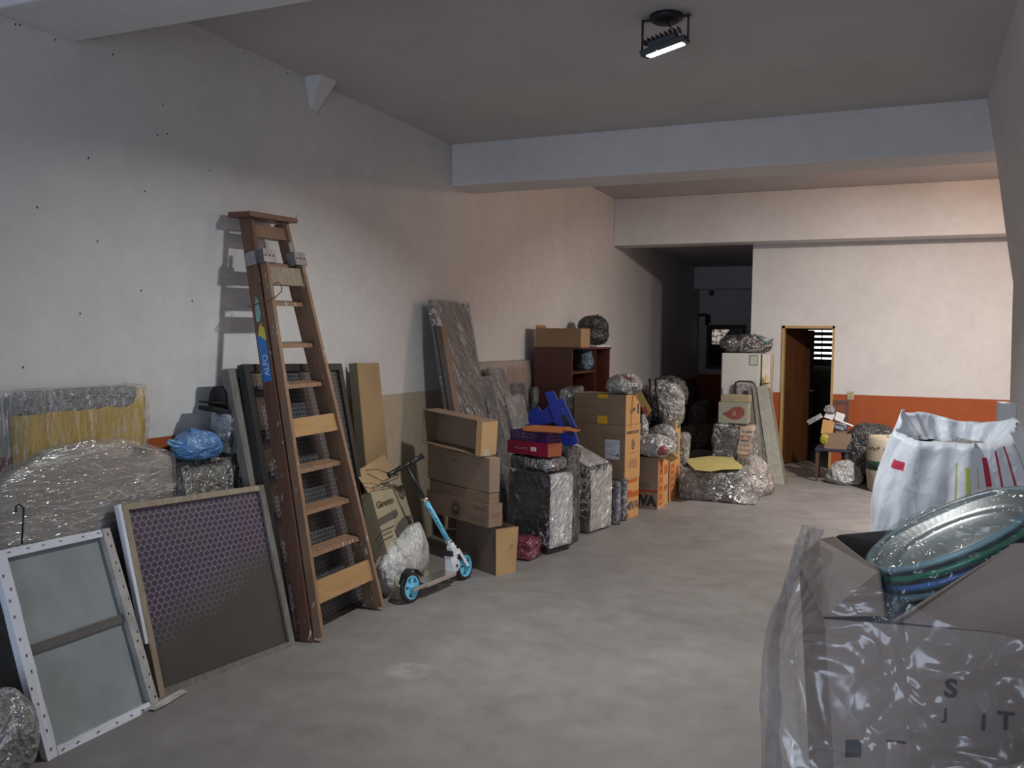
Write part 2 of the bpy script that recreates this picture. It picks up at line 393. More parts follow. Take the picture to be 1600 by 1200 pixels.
def text(name, s, m, parent, o, ux, uy, w=None, h=None, off=.002, bold=0):
    """flat printed lettering; o lower left corner, ux/uy unit directions, w/h size"""
    c = bpy.data.curves.new(name, 'FONT'); c.body = s; c.extrude = .0; c.offset = bold
    t = bpy.data.objects.new(name, c); COL.objects.link(t)
    dg = bpy.context.evaluated_depsgraph_get(); me = bpy.data.meshes.new_from_object(t.evaluated_get(dg)); bpy.data.objects.remove(t)
    bm = BM(); bm.from_mesh(me); bpy.data.meshes.remove(me)
    xs = [v.co.x for v in bm.verts]; ys = [v.co.y for v in bm.verts]; W = max(xs)-min(xs); Hh = max(ys)-min(ys)
    sx = (w/W) if w else h/Hh; sy_ = (h/Hh) if h else sx
    ux, uy = V(ux).normalized(), V(uy).normalized(); n = ux.cross(uy).normalized()
    if n.dot(V(o)-CAM) > 0: n = -n
    for v in bm.verts:
        x, y = (v.co.x-min(xs))*sx, (v.co.y-min(ys))*sy_; v.co = V(o)+ux*x+uy*y+n*off
    return part(name, bm, m, parent)
def decal(name, m, parent, o, ux, uy, u0, u1, v0, v1, off=.0015, shape='rect', inner=0, label=None):
    bm = BM(); ux, uy = V(ux).normalized(), V(uy).normalized(); n = ux.cross(uy).normalized()
    if n.dot(V(o)-CAM) > 0: n = -n
    q = lambda u, v: V(o)+ux*u+uy*v+n*off
    if shape == 'rect': bm.faces.new([bm.verts.new(q(*p)) for p in ((u0, v0), (u1, v0), (u1, v1), (u0, v1))])
    elif shape == 'poly': bm.faces.new([bm.verts.new(q(*p)) for p in u0])
    else:
        cu, cv, ru, rv = (u0+u1)/2, (v0+v1)/2, (u1-u0)/2, (v1-v0)/2; k = 28
        A = [bm.verts.new(q(cu+ru*math.cos(i*6.2832/k), cv+rv*math.sin(i*6.2832/k))) for i in range(k)]
        if inner:
            B = [bm.verts.new(q(cu+inner*ru*math.cos(i*6.2832/k), cv+inner*rv*math.sin(i*6.2832/k))) for i in range(k)]
            for i in range(k): bm.faces.new((A[i], A[(i+1) % k], B[(i+1) % k], B[i]))
        else: bm.faces.new(A)
    return part(name, bm, m, parent, label=label)
def wrap(parent, o, a, b, c, g=.012, m=None, seed=0, amp=.004, n=14, name='plastic_wrap', scale=9):
    o, a, b, c = V(o), V(a), V(b), V(c); ea, eb, ec = a.normalized()*g, b.normalized()*g, c.normalized()*g
    bm = rbox(o-ea-eb+ec*.1, a+2*ea, b+2*eb, c+ec*1.2, n=n, rnd=.012, amp=amp, scale=scale, seed=seed)
    return part(name, bm, m or FILMS, parent, smooth=True)
class B3:
    """upright box from its near top corner B, far-left top A, far-right top C (pixels) and near bottom pixel row"""
    def __init__(s, B, A, C, bot, y=None, x=None, z0=None, sq=True):
        if z0 is not None:
            f = fl(B[0] if len(bot) < 2 else bot[0], bot[-1], z0); y = f.y
        top = P(*B, y=y); s.zt = top.z
        s.z0 = z0 if z0 is not None else P(bot[0], bot[-1], y=y).z
        s.o = V((top.x, top.y, s.z0)); s.h = s.zt-s.z0; s.c = V((0, 0, s.h))
        a = fl(*A, s.zt)-top; b = fl(*C, s.zt)-top; s.a, s.b = a, b
        if sq:  # keep b's direction, make a perpendicular with the projected length
            bn = b.normalized(); pn = V((-bn.y, bn.x, 0)); s.a = pn*a.dot(pn)
    def keepa(s, A, C):
        top = s.o+s.c; s.a = fl(*A, top.z)-top; s.a.z = 0; an = s.a.normalized(); p = V((-an.y, an.x, 0)); p = p if p.y > 0 else -p
        lo, hi = .02, .6
        for _ in range(30):
            m_ = (lo+hi)/2; c = top+p*m_-CAM; px = 800+F*c.dot(RT)/c.dot(FW)
            if px < C[0]: lo = m_
            else: hi = m_
        s.b = p*min(lo, .32)
    def base(s): return s.o+(s.a+s.b)/2
    def solid(s, bm, bevel=.004): pbox(bm, s.o, s.a, s.b, s.c, bevel)
    def info(s, n): print('B3', n, 'o', [round(q, 2) for q in s.o], 'w %.2f d %.2f h %.2f' % (s.a.length, s.b.length, s.h), 'a', [round(q, 2) for q in s.a], 'b', [round(q, 2) for q in s.b])
def panels(parent, o, a, b, c, m, th=.006, top=False, flaps=(), inner=None, bottom=True, miss=()):
    """a carton as separate walls; flaps: list of (side, angle_outward_deg, length)"""
    o, a, b, c = V(o), V(a), V(b), V(c); ea, eb, ec = a.normalized(), b.normalized(), c.normalized(); g = .0008
    bm = BM()
    if 'n' not in miss: pbox(bm, o, a, eb*th, c)                       # near wall (along a)
    if 'f' not in miss: pbox(bm, o+b-eb*th, a, eb*th, c)
    if 'r' not in miss: pbox(bm, o+eb*th, ea*th, b-eb*2*th, c)              # right wall (along b)
    if 'l' not in miss: pbox(bm, o+a-ea*th+eb*th, ea*th, b-eb*2*th, c)
    if bottom: pbox(bm, o+ea*th+eb*th, a-ea*2*th, b-eb*2*th, ec*th)
    if top: pbox(bm, o+ea*th+eb*th+c-ec*th, a-ea*2*th, b-eb*2*th, ec*th)
    body = part('carton_body', bm, m, parent)
    for side, ang, L in flaps:
        s0, d, out = {'n': (o+c, a, -eb), 'f': (o+b+c, a, eb), 'r': (o+c, b, -ea), 'l': (o+a+c, b, ea)}[side]
        k = math.radians(ang); e = (out*math.sin(k)+ec*math.cos(k)).normalized(); th_ = e.cross(d).normalized()*th
        bm = BM(); pbox(bm, s0+d*.01+e*.001, d*.98, e*L, -th_ if th_.dot(out) > 0 else th_); part('flap', bm, m, parent)
    return body
def yx(px, py, x): return P(px, py, x=x).y
# ================================================================== THE ROOM
XR = 3.2; YF = -3.0
bm = BM(); box(bm, XL-.2, XR+.2, YF, 20.2, -.15, 0); FLOOR = struct('floor', bm, M_FLOOR)
bm = BM(); box(bm, XL-.2, XL, YF, 20.2, 0, ZC2+.2); WLEFT = struct('wall_left', bm, M_LEFT)
bm = BM(); box(bm, XL, XR+.2, YF, Y1+.05, ZC1, ZC1+.25); struct('ceiling', bm, M_CEIL)
bm = BM(); box(bm, XL, XR+.2, Y1b-.05, YE+.1, ZC2, ZC2+.2); struct('ceiling', bm, M_CEIL)
bm = BM(); box(bm, XL, XR, YE+.1, 20.2, 3.15, 3.35); struct('ceiling', bm, M_CEIL)
for (a, b, z, zt) in ((Y0, Y0b, b0.z, ZC1), (Y1, Y1b, ZB, ZC2), (Y2, Y2b, ZB, ZC2)):
    bm = BM(); pbox(bm, (XL, a, z), (XR+.2-XL, 0, 0), (0, b-a, 0), (0, 0, zt-z), .012); struct('trim_1', bm, M_WHITE, label='painted concrete ceiling beam')
# near right wall with a haunch that leans in under the ceiling
wr = [P(1541, 160, y=Y1), P(1555, 235, y=Y1), P(1572, 367, y=Y1), P(1583, 442, y=Y1), P(1578, 625, y=Y1)]
wr[0].z = ZC1+.02
pr = [(p.x, p.z) for p in wr]+[(wr[-1].x+.005, 0), (1.15, 0), (1.15, ZC1+.02)]
bm = BM(); prism(bm, [(x, Y1, z) for x, z in pr], (-.03*(Y1-YF), YF-Y1, 0)); WR = struct('wall_right', bm, M_WHITE)
bm = BM(); box(bm, 1.15, XR, Y1-.15, Y1, 0, ZC1); struct('wall_right_return', bm, M_WHITE)
bm = BM(); box(bm, XR, XR+.2, Y1-.15, YE, 0, ZC2); struct('wall_right_rear', bm, M_BACK)
# back wall with its doorway
xc = P(1175, 450, y=YE).x; dxl, dxr, dzt = P(1220, 600, y=YE).x, P(1302, 600, y=YE).x, P(1260, 509, y=YE).z
YT = .15
bm = BM(); box(bm, xc, dxl, YE, YE+YT, 0, ZC2); box(bm, dxr, XR, YE, YE+YT, 0, ZC2); box(bm, dxl, dxr, YE, YE+YT, dzt, ZC2)
WBACK = struct('wall_back', bm, M_BACK)
YR = P(1090, 600, x=XL).y
YR = min(YR, 18.5)
bm = BM(); box(bm, XL, xc+.4, YR, YR+.15, 0, 3.2); struct('wall_recess_back', bm, M_BACK)
bm = BM(); box(bm, xc, xc+.15, YE+YT, YR, 0, 3.2); struct('wall_recess_side', bm, M_BACK)
bm = BM(); box(bm, XL, xc, YR-.6, YR-.3, 2.72, 3.15); struct('trim_2', bm, M_WHITE, label='beam across the dark recess')
# room behind the door
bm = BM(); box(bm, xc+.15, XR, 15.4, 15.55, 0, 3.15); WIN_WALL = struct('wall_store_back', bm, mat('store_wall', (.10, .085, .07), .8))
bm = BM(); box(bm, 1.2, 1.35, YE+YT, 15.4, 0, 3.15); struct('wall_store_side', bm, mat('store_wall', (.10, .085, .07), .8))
# door frame, door leaf
d = part('door_1', (lambda b: (box(b, dxl, dxl+.035, YE-.02, YE+YT, 0, dzt), box(b, dxr-.03, dxr, YE-.02, YE+YT, 0, dzt), box(b, dxl, dxr, YE-.02, YE+YT, dzt-.035, dzt), b)[-1])(BM()), FRAMEW)
d['kind'] = 'structure'
lx = dxl+.04; ly = YE+YT
bm = BM(); e = V((.30, .60, 0)).normalized(); nn = V((e.y, -e.x, 0))
pbox(bm, (lx, ly, .01), e*.72, nn*-.035, (0, 0, dzt-.06)); part('door_leaf', bm, DOORW, d, label='dark brown wooden leaf standing open inward')
bm = BM(); hp = V((lx, ly, 1.0))+e*.65+nn*.03; tube(bm, [hp-nn*.03, hp+nn*.03, hp+nn*.035-e*.1], .009); part('door_handle', bm, STEEL, d)
# louvred window in the store room
SKYE = emit('bright_outdoors', (.95, .97, 1), 2.6)
yw = 15.38
wx0, wx1, wz0, wz1 = P(1262, 540, y=yw).x, P(1330, 540, y=yw).x, P(1290, 568, y=yw).z, P(1290, 508, y=yw).z
bm = BM(); box(bm, wx0-.04, wx0, yw-.05, yw, wz0, wz1); box(bm, wx1, wx1+.04, yw-.05, yw, wz0, wz1); box(bm, wx0-.04, wx1+.04, yw-.05, yw, wz1, wz1+.04); box(bm, wx0-.04, wx1+.04, yw-.05, yw, wz0-.04, wz0)
W1 = struct('window_1', bm, mat('dark_window_frame', (.03, .025, .02), .6))
bm = BM(); box(bm, wx0, wx1, yw-.005, yw, wz0, wz1); part('daylit_pane', bm, SKYE, W1)
ns = 7
for k in range(ns):
    z = wz0+(k+.5)*(wz1-wz0)/ns; bm = BM(); hh = (wz1-wz0)/ns*(.42 if k > 0 else .5)
    if k == 0: hh *= 1.1
    pbox(bm, (wx0, yw-.045, z-hh), (wx1-wx0, 0, 0), (0, .012, 0), (0, 0, hh*1.55)); part('louvre_slat', bm, mat('slat', (.05, .045, .04), .5), W1)
bm = BM()
for k in (1, 2): box(bm, wx0+(wx1-wx0)*k/3-.008, wx0+(wx1-wx0)*k/3+.008, yw-.055, yw-.046, wz0, wz1)
part('window_bar', bm, mat('dark_window_frame', (0, 0, 0)), W1)
# dark window in the recess with a crumpled bright sheet behind it
yq = YR-.02; ax0, ax1, az0, az1 = P(1109, 540, y=yq).x, P(1160, 540, y=yq).x, P(1130, 572, y=yq).z, P(1130, 513, y=yq).z
bm = BM(); box(bm, ax0-.06, ax1+.06, yq-.06, yq, az1, az1+.07); box(bm, ax0-.06, ax0, yq-.06, yq, az0, az1); box(bm, ax1, ax1+.06, yq-.06, yq, az0, az1); box(bm, ax0-.06, ax1+.06, yq-.06, yq, az0-.06, az0)
W2 = struct('window_2', bm, mat('old_brown_frame', (.05, .03, .02), .6))
bm = BM(); box(bm, ax0, ax1, yq-.01, yq, az0, az1); part('dark_pane', bm, mat('dark_glass', (.008, .008, .009), .1, bs=0), W2)
DAYP, t_, b_, o_ = nt('daylit_plastic'); b_.inputs['Emission Strength'].default_value = .55; t_.links.new(ramp(t_, nz(t_, 16, 5, .75, pos(t_)), [(.42, (.02, .015, .012)), (.55, (.7, .6, .5)), (.68, (1, .95, .88))]), b_.inputs['Emission Color']); b_.inputs['Base Color'].default_value = (.2, .18, .16, 1)
bm = BM(); g = bmesh.ops.create_grid(bm, x_segments=14, y_segments=10, size=.5)
q0 = P(1112, 538, y=yq-.03); q1 = P(1140, 515, y=yq-.03)
for v in bm.verts:
    u, t_ = v.co.x+.5, v.co.y+.5; u2 = u*(.45+.55*t_)
    v.co = V((q0.x+(q1.x-q0.x)*u2, yq-.03+.02*noise.noise(V((u*6, t_*6, 2))), q0.z+(q1.z-q0.z)*t_))
part('daylit_torn_plastic', bm, DAYP, W2)
# corbel, nail holes, socket, switch box
M_STAIN = mat('dead_insect_black', (.03, .025, .022), .8, bs=0)
p0 = P(486, 131, x=XL); p1 = P(511, 131, x=XL+.1); p2 = P(498, 176, x=XL)
bm = BM(); ym = (p0.y+p1.y)/2
hexa(bm, [(XL, ym-.03, p2.z), (XL+.015, ym-.03, p2.z), (XL+.015, ym+.03, p2.z), (XL, ym+.03, p2.z), (XL, ym-.085, ZC1), (XL+.13, ym-.085, ZC1), (XL+.13, ym+.085, ZC1), (XL, ym+.085, ZC1)])
part('plaster_corbel', bm, M_WHITE, WLEFT, label='small tapering plaster corbel under the ceiling')
random.seed(4)
for (a, b) in ((58, 324), (138, 247), (152, 377), (226, 299), (246, 211), (261, 209), (327, 266), (316, 125), (176, 85), (254, 164), (125, 490), (220, 454), (300, 470), (535, 290), (463, 338), (516, 437), (790, 371), (36, 574), (24, 38), (31, 39), (86, 62), (371, 74), (380, 83), (427, 102), (449, 114), (454, 116), (496, 178), (518, 131)):
    p = P(a, b, x=XL); bm = BM(); bmesh.ops.create_icosphere(bm, subdivisions=1, radius=1)
    for v in bm.verts: v.co = p+V((v.co.x*.002+.001, v.co.y*.004, v.co.z*.006))
    part('wall_speck', bm, M_STAIN, WLEFT)
p = P(1329, 618, y=YE); bm = BM(); pbox(bm, (p.x-.04, YE-.012, p.z-.055), (.08, 0, 0), (0, .012, 0), (0, 0, .11), .004)
SK = struct('trim_3', bm, mat('socket_plate_cream', (.42, .38, .28), .5), label='cream double socket plate on the orange dado')
for dz in (-.022, .022):
    bm = BM(); box(bm, p.x-.022, p.x+.022, YE-.015, YE-.012, p.z+dz-.013, p.z+dz+.013); part('socket_insert', bm, mat('socket_insert', (.35, .30, .08), .5), SK)
# switch box + conduit on the near right wall
ysw = Y1-.45; xw = wr[4].x-.03*.45
pa = P(1561, 643, y=ysw-.1); zs0, zs1 = P(1570, 657, y=ysw).z, P(1570, 628, y=ysw).z
bm = BM(); pbox(bm, (pa.x, ysw-.1, zs0), (xw-pa.x, 0, 0), (0, .16, 0), (0, 0, zs1-zs0), .008)
t = thing('switch_box', 'white plastic electrical switch box on the near right wall, orange dado behind it', 'switch box', (xw-.03, ysw, zs0))
part('box_body', bm, WHITEP, t)
bm = BM(); pbox(bm, (pa.x+.012, ysw-.106, zs0+.012), (xw-pa.x-.03, 0, 0), (0, .007, 0), (0, 0, zs1-zs0-.024), .002); part('cover', bm, WHITEP, t)
bm = BM(); tube(bm, [(xw-.028, ysw-.02, 0.0), (xw-.028, ysw-.02, zs0)], .016, 10); part('conduit', bm, mat('grey_blue_conduit', (.38, .48, .55), .5), t, smooth=True)
# ================================================================== FLOODLIGHT
t = thing('floodlight', 'black LED floodlight, lit, on a bracket under the ceiling', 'lamp', (LP.x, LP.y, ZC1))
R = Matrix.Rotation(math.radians(-14), 3, 'Y') @ Matrix.Rotation(math.radians(14), 3, 'X')
def lbox(bm, c, s, bev=0):
    c, s = V(c), V(s); pbox(bm, LP+R@(c-s/2), R@V((s.x, 0, 0)), R@V((0, s.y, 0)), R@V((0, 0, s.z)), bev)
AL = mat('black_lamp_housing', (.02, .022, .022), .5, .3, bs=.05)
bm = BM(); lbox(bm, (0, 0, .012), (.235, .175, .03), .004); lbox(bm, (0, 0, .04), (.15, .11, .035), .004); part('housing', bm, AL, t)
bm = BM()
for k in range(9): lbox(bm, (-.09+k*.0225, 0, .065), (.004, .12, .03))
part('cooling_fins', bm, AL, t)
bm = BM(); lbox(bm, (0, 0, -.005), (.185, .13, .004)); part('lens', bm, emit('lamp_lens', (.9, 1, .97), 12), t)
bm = BM(); zb = ZC1-.012
for sx in (-1, 1):
    q = LP+R@V((sx*.122, 0, .015)); box(bm, q.x-.003, q.x+.003, q.y-.012, q.y+.012, q.z, zb+.003)
box(bm, LP.x-.125, LP.x+.125, LP.y-.012, LP.y+.012, zb-.005, zb+.001); part('bracket', bm, AL, t)
bm = BM(); lathe(bm, (LP.x, LP.y, ZC1), (0, 0, -1), [(0, 0), (.085, 0), (.085, .02), (.06, .035), (0, .036)], 20); part('mounting_box', bm, AL, t, smooth=True)
bm = BM(); tube(bm, [(LP.x, LP.y, ZC1-.03), (LP.x+.03, LP.y-.02, ZC1-.07), (LP.x+.02, LP.y, LP.z+.06)], .004, 6); part('cable', bm, AL, t)

# ================================================================== LEFT: PANELS AND LADDER
def hexmat(name, dark, light, cell, gloss=.5, fade=None, base=(.05, .045, .04)):
    m, t, b, o = nt(name); uv = N(t, 'UVMap'); sc = N(t, 'VectorMath', operation='SCALE'); t.links.new(uv.outputs[0], sc.inputs[0]); sc.inputs['Scale'].default_value = 1/cell
    def hexd(off):
        a = N(t, 'VectorMath', operation='ADD'); t.links.new(sc.outputs[0], a.inputs[0]); a.inputs[1].default_value = (100+off[0], 173.2+off[1], 0)
        mo = N(t, 'VectorMath', operation='MODULO'); t.links.new(a.outputs[0], mo.inputs[0]); mo.inputs[1].default_value = (1, 1.732, 1)
        su = N(t, 'VectorMath', operation='SUBTRACT'); t.links.new(mo.outputs[0], su.inputs[0]); su.inputs[1].default_value = (.5, .866, 0)
        le = N(t, 'VectorMath', operation='LENGTH'); t.links.new(su.outputs[0], le.inputs[0]); return le.outputs['Value']
    dd = math_(t, 'MINIMUM', hexd((0, 0)), hexd((.5, .866)))
    k = ramp(t, dd, [(.0, .9), (.17, 1.0), (.26, .85), (.34, 1.0), (.43, .8), (.47, .0)])
    v = pos(t); st = nz(t, 5, 5, .65, v)
    c = mixc(t, k, light, dark)
    if fade:
        s = N(t, 'SeparateXYZ'); t.links.new(uv.outputs[0], s.inputs[0])
        h = math_(t, 'ADD', s.outputs[1], math_(t, 'MULTIPLY', s.outputs[0], fade[1]))
        h = math_(t, 'ADD', h, math_(t, 'MULTIPLY', math_(t, 'SUBTRACT', nz(t, 3, 4, .6, v), .5), .35))
        fk = ramp(t, math_(t, 'ADD', h, .5), [(fade[0]+.5, 1.0), (fade[0]+.72, 0.0)]); c = mixc(t, fk, c, mixc(t, st, dk(base, .8), dk(base, 1.3)))
    c = mixc(t, math_(t, 'MULTIPLY', st, .35), c, dk(base, 1.5))
    t.links.new(c, b.inputs['Base Color']); b.inputs['Roughness'].default_value = gloss
    bump(t, b, dd, .25, .004); return m
def sheet(q, name, m, parent, u0, u1, v0, v1, w, nu=10, nv=12, wob=.004, seed=0, label=None):
    bm = BM(); uvl = bm.loops.layers.uv.new('UVMap'); g = {}
    for i in range(nu+1):
        for j in range(nv+1):
            u, v = u0+(u1-u0)*i/nu, v0+(v1-v0)*j/nv
            g[i, j] = (bm.verts.new(q.pt(u, v, w+wob*noise.noise(V((u*3+seed, v*3, seed))))), (u*q.W, v*q.Hh))
    for i in range(nu):
        for j in range(nv):
            ks = ((i, j), (i+1, j), (i+1, j+1), (i, j+1)); f = bm.faces.new([g[k][0] for k in ks])
            for l, k in zip(f.loops, ks): l[uvl].uv = g[k][1]
    return part(name, bm, m, parent, smooth=True, label=label)
# --- stretched canvas seen from the back
q = lean((75, 1190), (250, 1102), (-10, 862), (172, 824)); q1_ = q
t = thing('canvas_frame', 'stretched white canvas seen from the back, leaning at the far left front', 'canvas frame', q.pt(.5, 0))
CV = mat('canvas_back', (.25, .27, .275), .9, var=.14, scale=4, bs=.3, bscale=160)
CVE = mat('canvas_edge_white', (.62, .64, .70), .8, var=.06, scale=6, bs=.25, bscale=30)
CVR = mat('canvas_edge_soiled', (.36, .345, .33), .85, var=.25, scale=9, bs=.3, bscale=40)
sheet(q, 'canvas', CV, t, .02, .98, .02, .98, -.030)
e = .05/q.W; f = .035/q.Hh
for (a, m_) in (((0, e, 0, 1), CVE), ((1-e*.9, 1, 0, 1), CVR), ((e, 1-e, 0, f), CVE), ((e, 1-e, 1-f, 1), CVE)):
    bm = BM(); q.bx(bm, a[0], a[1], a[2], a[3], -.035, 0)
    subd(bm, 6); crumple(bm, .003, 14, 3); part('stretcher_bar', bm, m_, t)
bm = BM(); q.bx(bm, e, 1-e, .485, .53, -.028, -.016); part('shadow_bar', bm, mat('shadow_line_brown', (.11, .10, .09), .9), t)  # dark strip added for the shadow line across the canvas back
bm = BM(); rnd = random.Random(5)
for k in range(13):
    v = .03+k*.078
    for u0 in (.035, 1-.035): 
        u = u0+rnd.uniform(-.02, .02); vv = v+rnd.uniform(-.02, .02); q.bx(bm, u, u+.004, vv, vv+.014, .001, .004)
for k in range(6):
    for v0 in (.018, .98): u = .1+k*.15+rnd.uniform(-.03, .03); q.bx(bm, u, u+.02, v0, v0+.004, .001, .004)
part('staples', bm, BLACKP, t, stuff=True)
bm = BM()   # loose cloth tail at the lower right corner
pts = [q.pt(.82, .01, .01), q.pt(1.0, .02, .01), fl(283, 1080), fl(292, 1083), fl(262, 1102), fl(242, 1112), fl(222, 1110)]
for p in pts[2:]: p.z = .006
prism(bm, [pts[0], pts[1], pts[2], pts[3], pts[4], pts[5], pts[6]], (0, 0, .004)); part('loose_canvas_tail', bm, CVR, t)
# --- purple honeycomb panel
q = lean((250, 1090), (462, 1008), (190, 788), (412, 757))
t = thing('screen_panel', 'wood framed panel with purple honeycomb sheet faded to brown at its foot', 'panel', q.pt(.5, 0))
HEXP = hexmat('purple_honeycomb', (.026, .016, .040), (.21, .16, .22), .033, .45, (.12, -.4), (.052, .044, .036))
sheet(q, 'honeycomb_sheet', HEXP, t, .03, .98, .015, .98, -.018, wob=.008, seed=3)
e = .03/q.W; f = .03/q.Hh
for (a, m_) in (((0, e, 0, 1), PALEW), ((1-e*1.2, 1, 0, 1), GREYW), ((e, 1-e*1.2, 0, f), GREYW), ((e, 1-e*1.2, 1-f, 1), PALEW)):
    bm = BM(); q.bx(bm, *a, -.035, 0); part('frame_rail', bm, m_, t)
bm = BM(); q.bx(bm, -.018/q.W, -.002/q.W, .28, 1, -.034, -.001); part('white_edge_strip', bm, CVE, t)
# --- black framed honeycomb panel behind the ladder, grey wooden one behind it
q = lean((468, 1006), (608, 932), (387, 569), (540, 568))
for k in range(4): q.c[k] += V((-.055, 0, 0)) if k < 2 else V((-.03, 0, 0))
t = thing('screen_panel', 'tall black framed dark honeycomb panel standing behind the ladder', 'panel', q.pt(.5, 0))
HEXD = hexmat('dark_honeycomb', (.022, .022, .024), (.14, .14, .15), .030, .38, None, (.03, .03, .032))
sheet(q, 'honeycomb_sheet', HEXD, t, .03, .97, .02, .98, -.02, wob=.01, seed=8)
e = .045/q.W; f = .045/q.Hh
for a in ((0, e, 0, 1), (1-e, 1, 0, 1), (e, 1-e, 0, f*.7), (e, 1-e, 1-f, 1)):
    bm = BM(); q.bx(bm, *a, -.045, 0); part('frame_rail', bm, BLACKW, t)
qb = Q(q.pt(-.03, 0, -.10), q.pt(.9, 0, -.10), q.pt(-.075, .99, -.10), q.pt(.92, .99, -.10))
t = thing('screen_panel', 'weathered grey wooden frame peeking out left of the black framed panel', 'panel', qb.pt(.5, 0))
e = .06/qb.W; f = .05/qb.Hh
for a in ((0, e, 0, 1), (1-e, 1, 0, 1), (e, 1-e, 0, f), (e, 1-e, 1-f, 1)):
    bm = BM(); qb.bx(bm, *a, -.0, .05); part('frame_rail', bm, GREYW, t)
sheet(qb, 'backing_sheet', mat('backing_sheet', (.06, .055, .05), .8), t, e*.5, 1-e*.5, f*.5, 1-f*.5, .012)
# --- ladder
FL_, FR_ = fl(487, 1005), fl(594, 950)
TL_, TR_ = P(392, 338, x=XL+.16), P(450, 347, x=XL+.16)
sec = (FL_+FR_)/2
q = Q(FL_, FR_, TL_, TR_)
t = thing('step_ladder', 'tall folded wooden step ladder spattered with paint, leaning on the left wall', 'ladder', q.pt(.5, 0))
D1, D2, TH = .085, .05, .026
def rail(bm, q, u, v0, v1, w0, w1, side):
    th = TH/q.W*side
    a, b = (u, u+th) if th > 0 else (u+th, u)
    tt = TH/((q.c[3]-q.c[2]).length)*side; a1, b1 = (u, u+tt) if tt > 0 else (u+tt, u)
    f = lambda uu, uu1, v: uu+(uu1-uu)*v
    hexa(bm, [q.pt(f(a, a1, v0), v0, w0), q.pt(f(b, b1, v0), v0, w0), q.pt(f(b, b1, v1), v1, w0), q.pt(f(a, a1, v1), v1, w0), q.pt(f(a, a1, v0), v0, w1), q.pt(f(b, b1, v0), v0, w1), q.pt(f(b, b1, v1), v1, w1), q.pt(f(a, a1, v1), v1, w1)])
for u, s in ((0, 1), (1, -1)):
    bm = BM(); rail(bm, q, u, .0, 1, -D1, 0, s); part('stile', bm, REDW if s == 1 else OAKW, t)
off = .035
uu0, uu1 = .035, .965
for u, s in ((uu0, 1), (uu1, -1)):
    bm = BM(); rail(bm, q, u, .008, .905, .004, .004+D2, s); part('prop_stile', bm, OAKW, t)
def vof(py, w=-.03):   # height fraction of a given pixel row on the ladder axis
    lo, hi = 0, 1
    for _ in range(40):
        m_ = (lo+hi)/2; c = q.pt(.5, m_, w)-CAM; pyy = 600-F*c.dot(UP)/c.dot(FW)
        if pyy > py: lo = m_
        else: hi = m_
    return lo
for k, py in enumerate((410, 470, 535, 597, 725, 787, 850)):
    v = vof(py); bm = BM(); ui = .03
    hexa(bm, [q.pt(ui, v-.004, -.08), q.pt(1-ui, v-.004, -.08), q.pt(1-ui, v-.016, .0), q.pt(ui, v-.016, .0), q.pt(ui, v+.006, -.08), q.pt(1-ui, v+.006, -.08), q.pt(1-ui, v-.006, .0), q.pt(ui, v-.006, .0)])
    part('tread', bm, OAKW, t)
for k, (py, m_) in enumerate(((432, PALEW), (664, YELW), (908, YELW))):
    v = vof(py, .03); bm = BM(); h = .022 if k < 2 else .026
    q.bx(bm, .06, .94, v-h, v+h, .01, .034); part('cross_board', bm, m_, t)
bm = BM(); uc = .0
cA, cB = q.pt(-.16, 1.0, -.03), q.pt(1.12, 1.0, -.03); ex = (cB-cA); wn = V((1, 0, 0)).cross(ex).cross(ex)
pbox(bm, cA+V((-.09, 0, 0)), ex, V((.16, 0, .0)), V((0, 0, .03)), .004); part('top_cap', bm, REDW, t)
bm = BM(); q.bx(bm, .05, .95, .955, .985, -.06, -.02); part('top_rail', bm, OAKW, t)
for u, s in ((0, 1), (1, -1)):
    bm = BM(); a = (u-.03, u+.26) if s == 1 else (u-.26, u+.03); vv = .885
    q.bx(bm, *a, vv, vv+.032, .0, .062 if 0 else .058)
    q.bx(bm, a[0] if s == 1 else a[1]-.012, a[0]+.012 if s == 1 else a[1], vv, vv+.032, -.07, .058)
    ue = a[1]-.11 if s == 1 else a[0]+.11
    q.bx(bm, min(ue, ue+.085*s), max(ue, ue+.085*s), vv+.02, vv+.058, .02, .03)
    part('hinge_plate', bm, GALV, t)
    for kk in range(3):
        bm = BM(); p = q.pt(a[0]+.05+kk*.09, vv+.016, .059); lathe(bm, p, q.n, [(0, 0), (.006, 0), (.005, .004), (0, .005)], 8)
        part('bolt', bm, mat('rust', (.16, .07, .04), .7), t)
# loop of wire round the left stile
bm = BM(); v = vof(465); tube(bm, [q.pt(-.05, v-.02, -.09), q.pt(-.07, v-.018, -.02), q.pt(.05, v-.012, .065), q.pt(.2, v+.004, .075), q.pt(.27, v+.022, .06), q.pt(.22, v+.03, .05), q.pt(.17, v+.025, .06)], .0035, 6); part('wire_loop', bm, mat('rust', (0, 0, 0)), t, smooth=True)
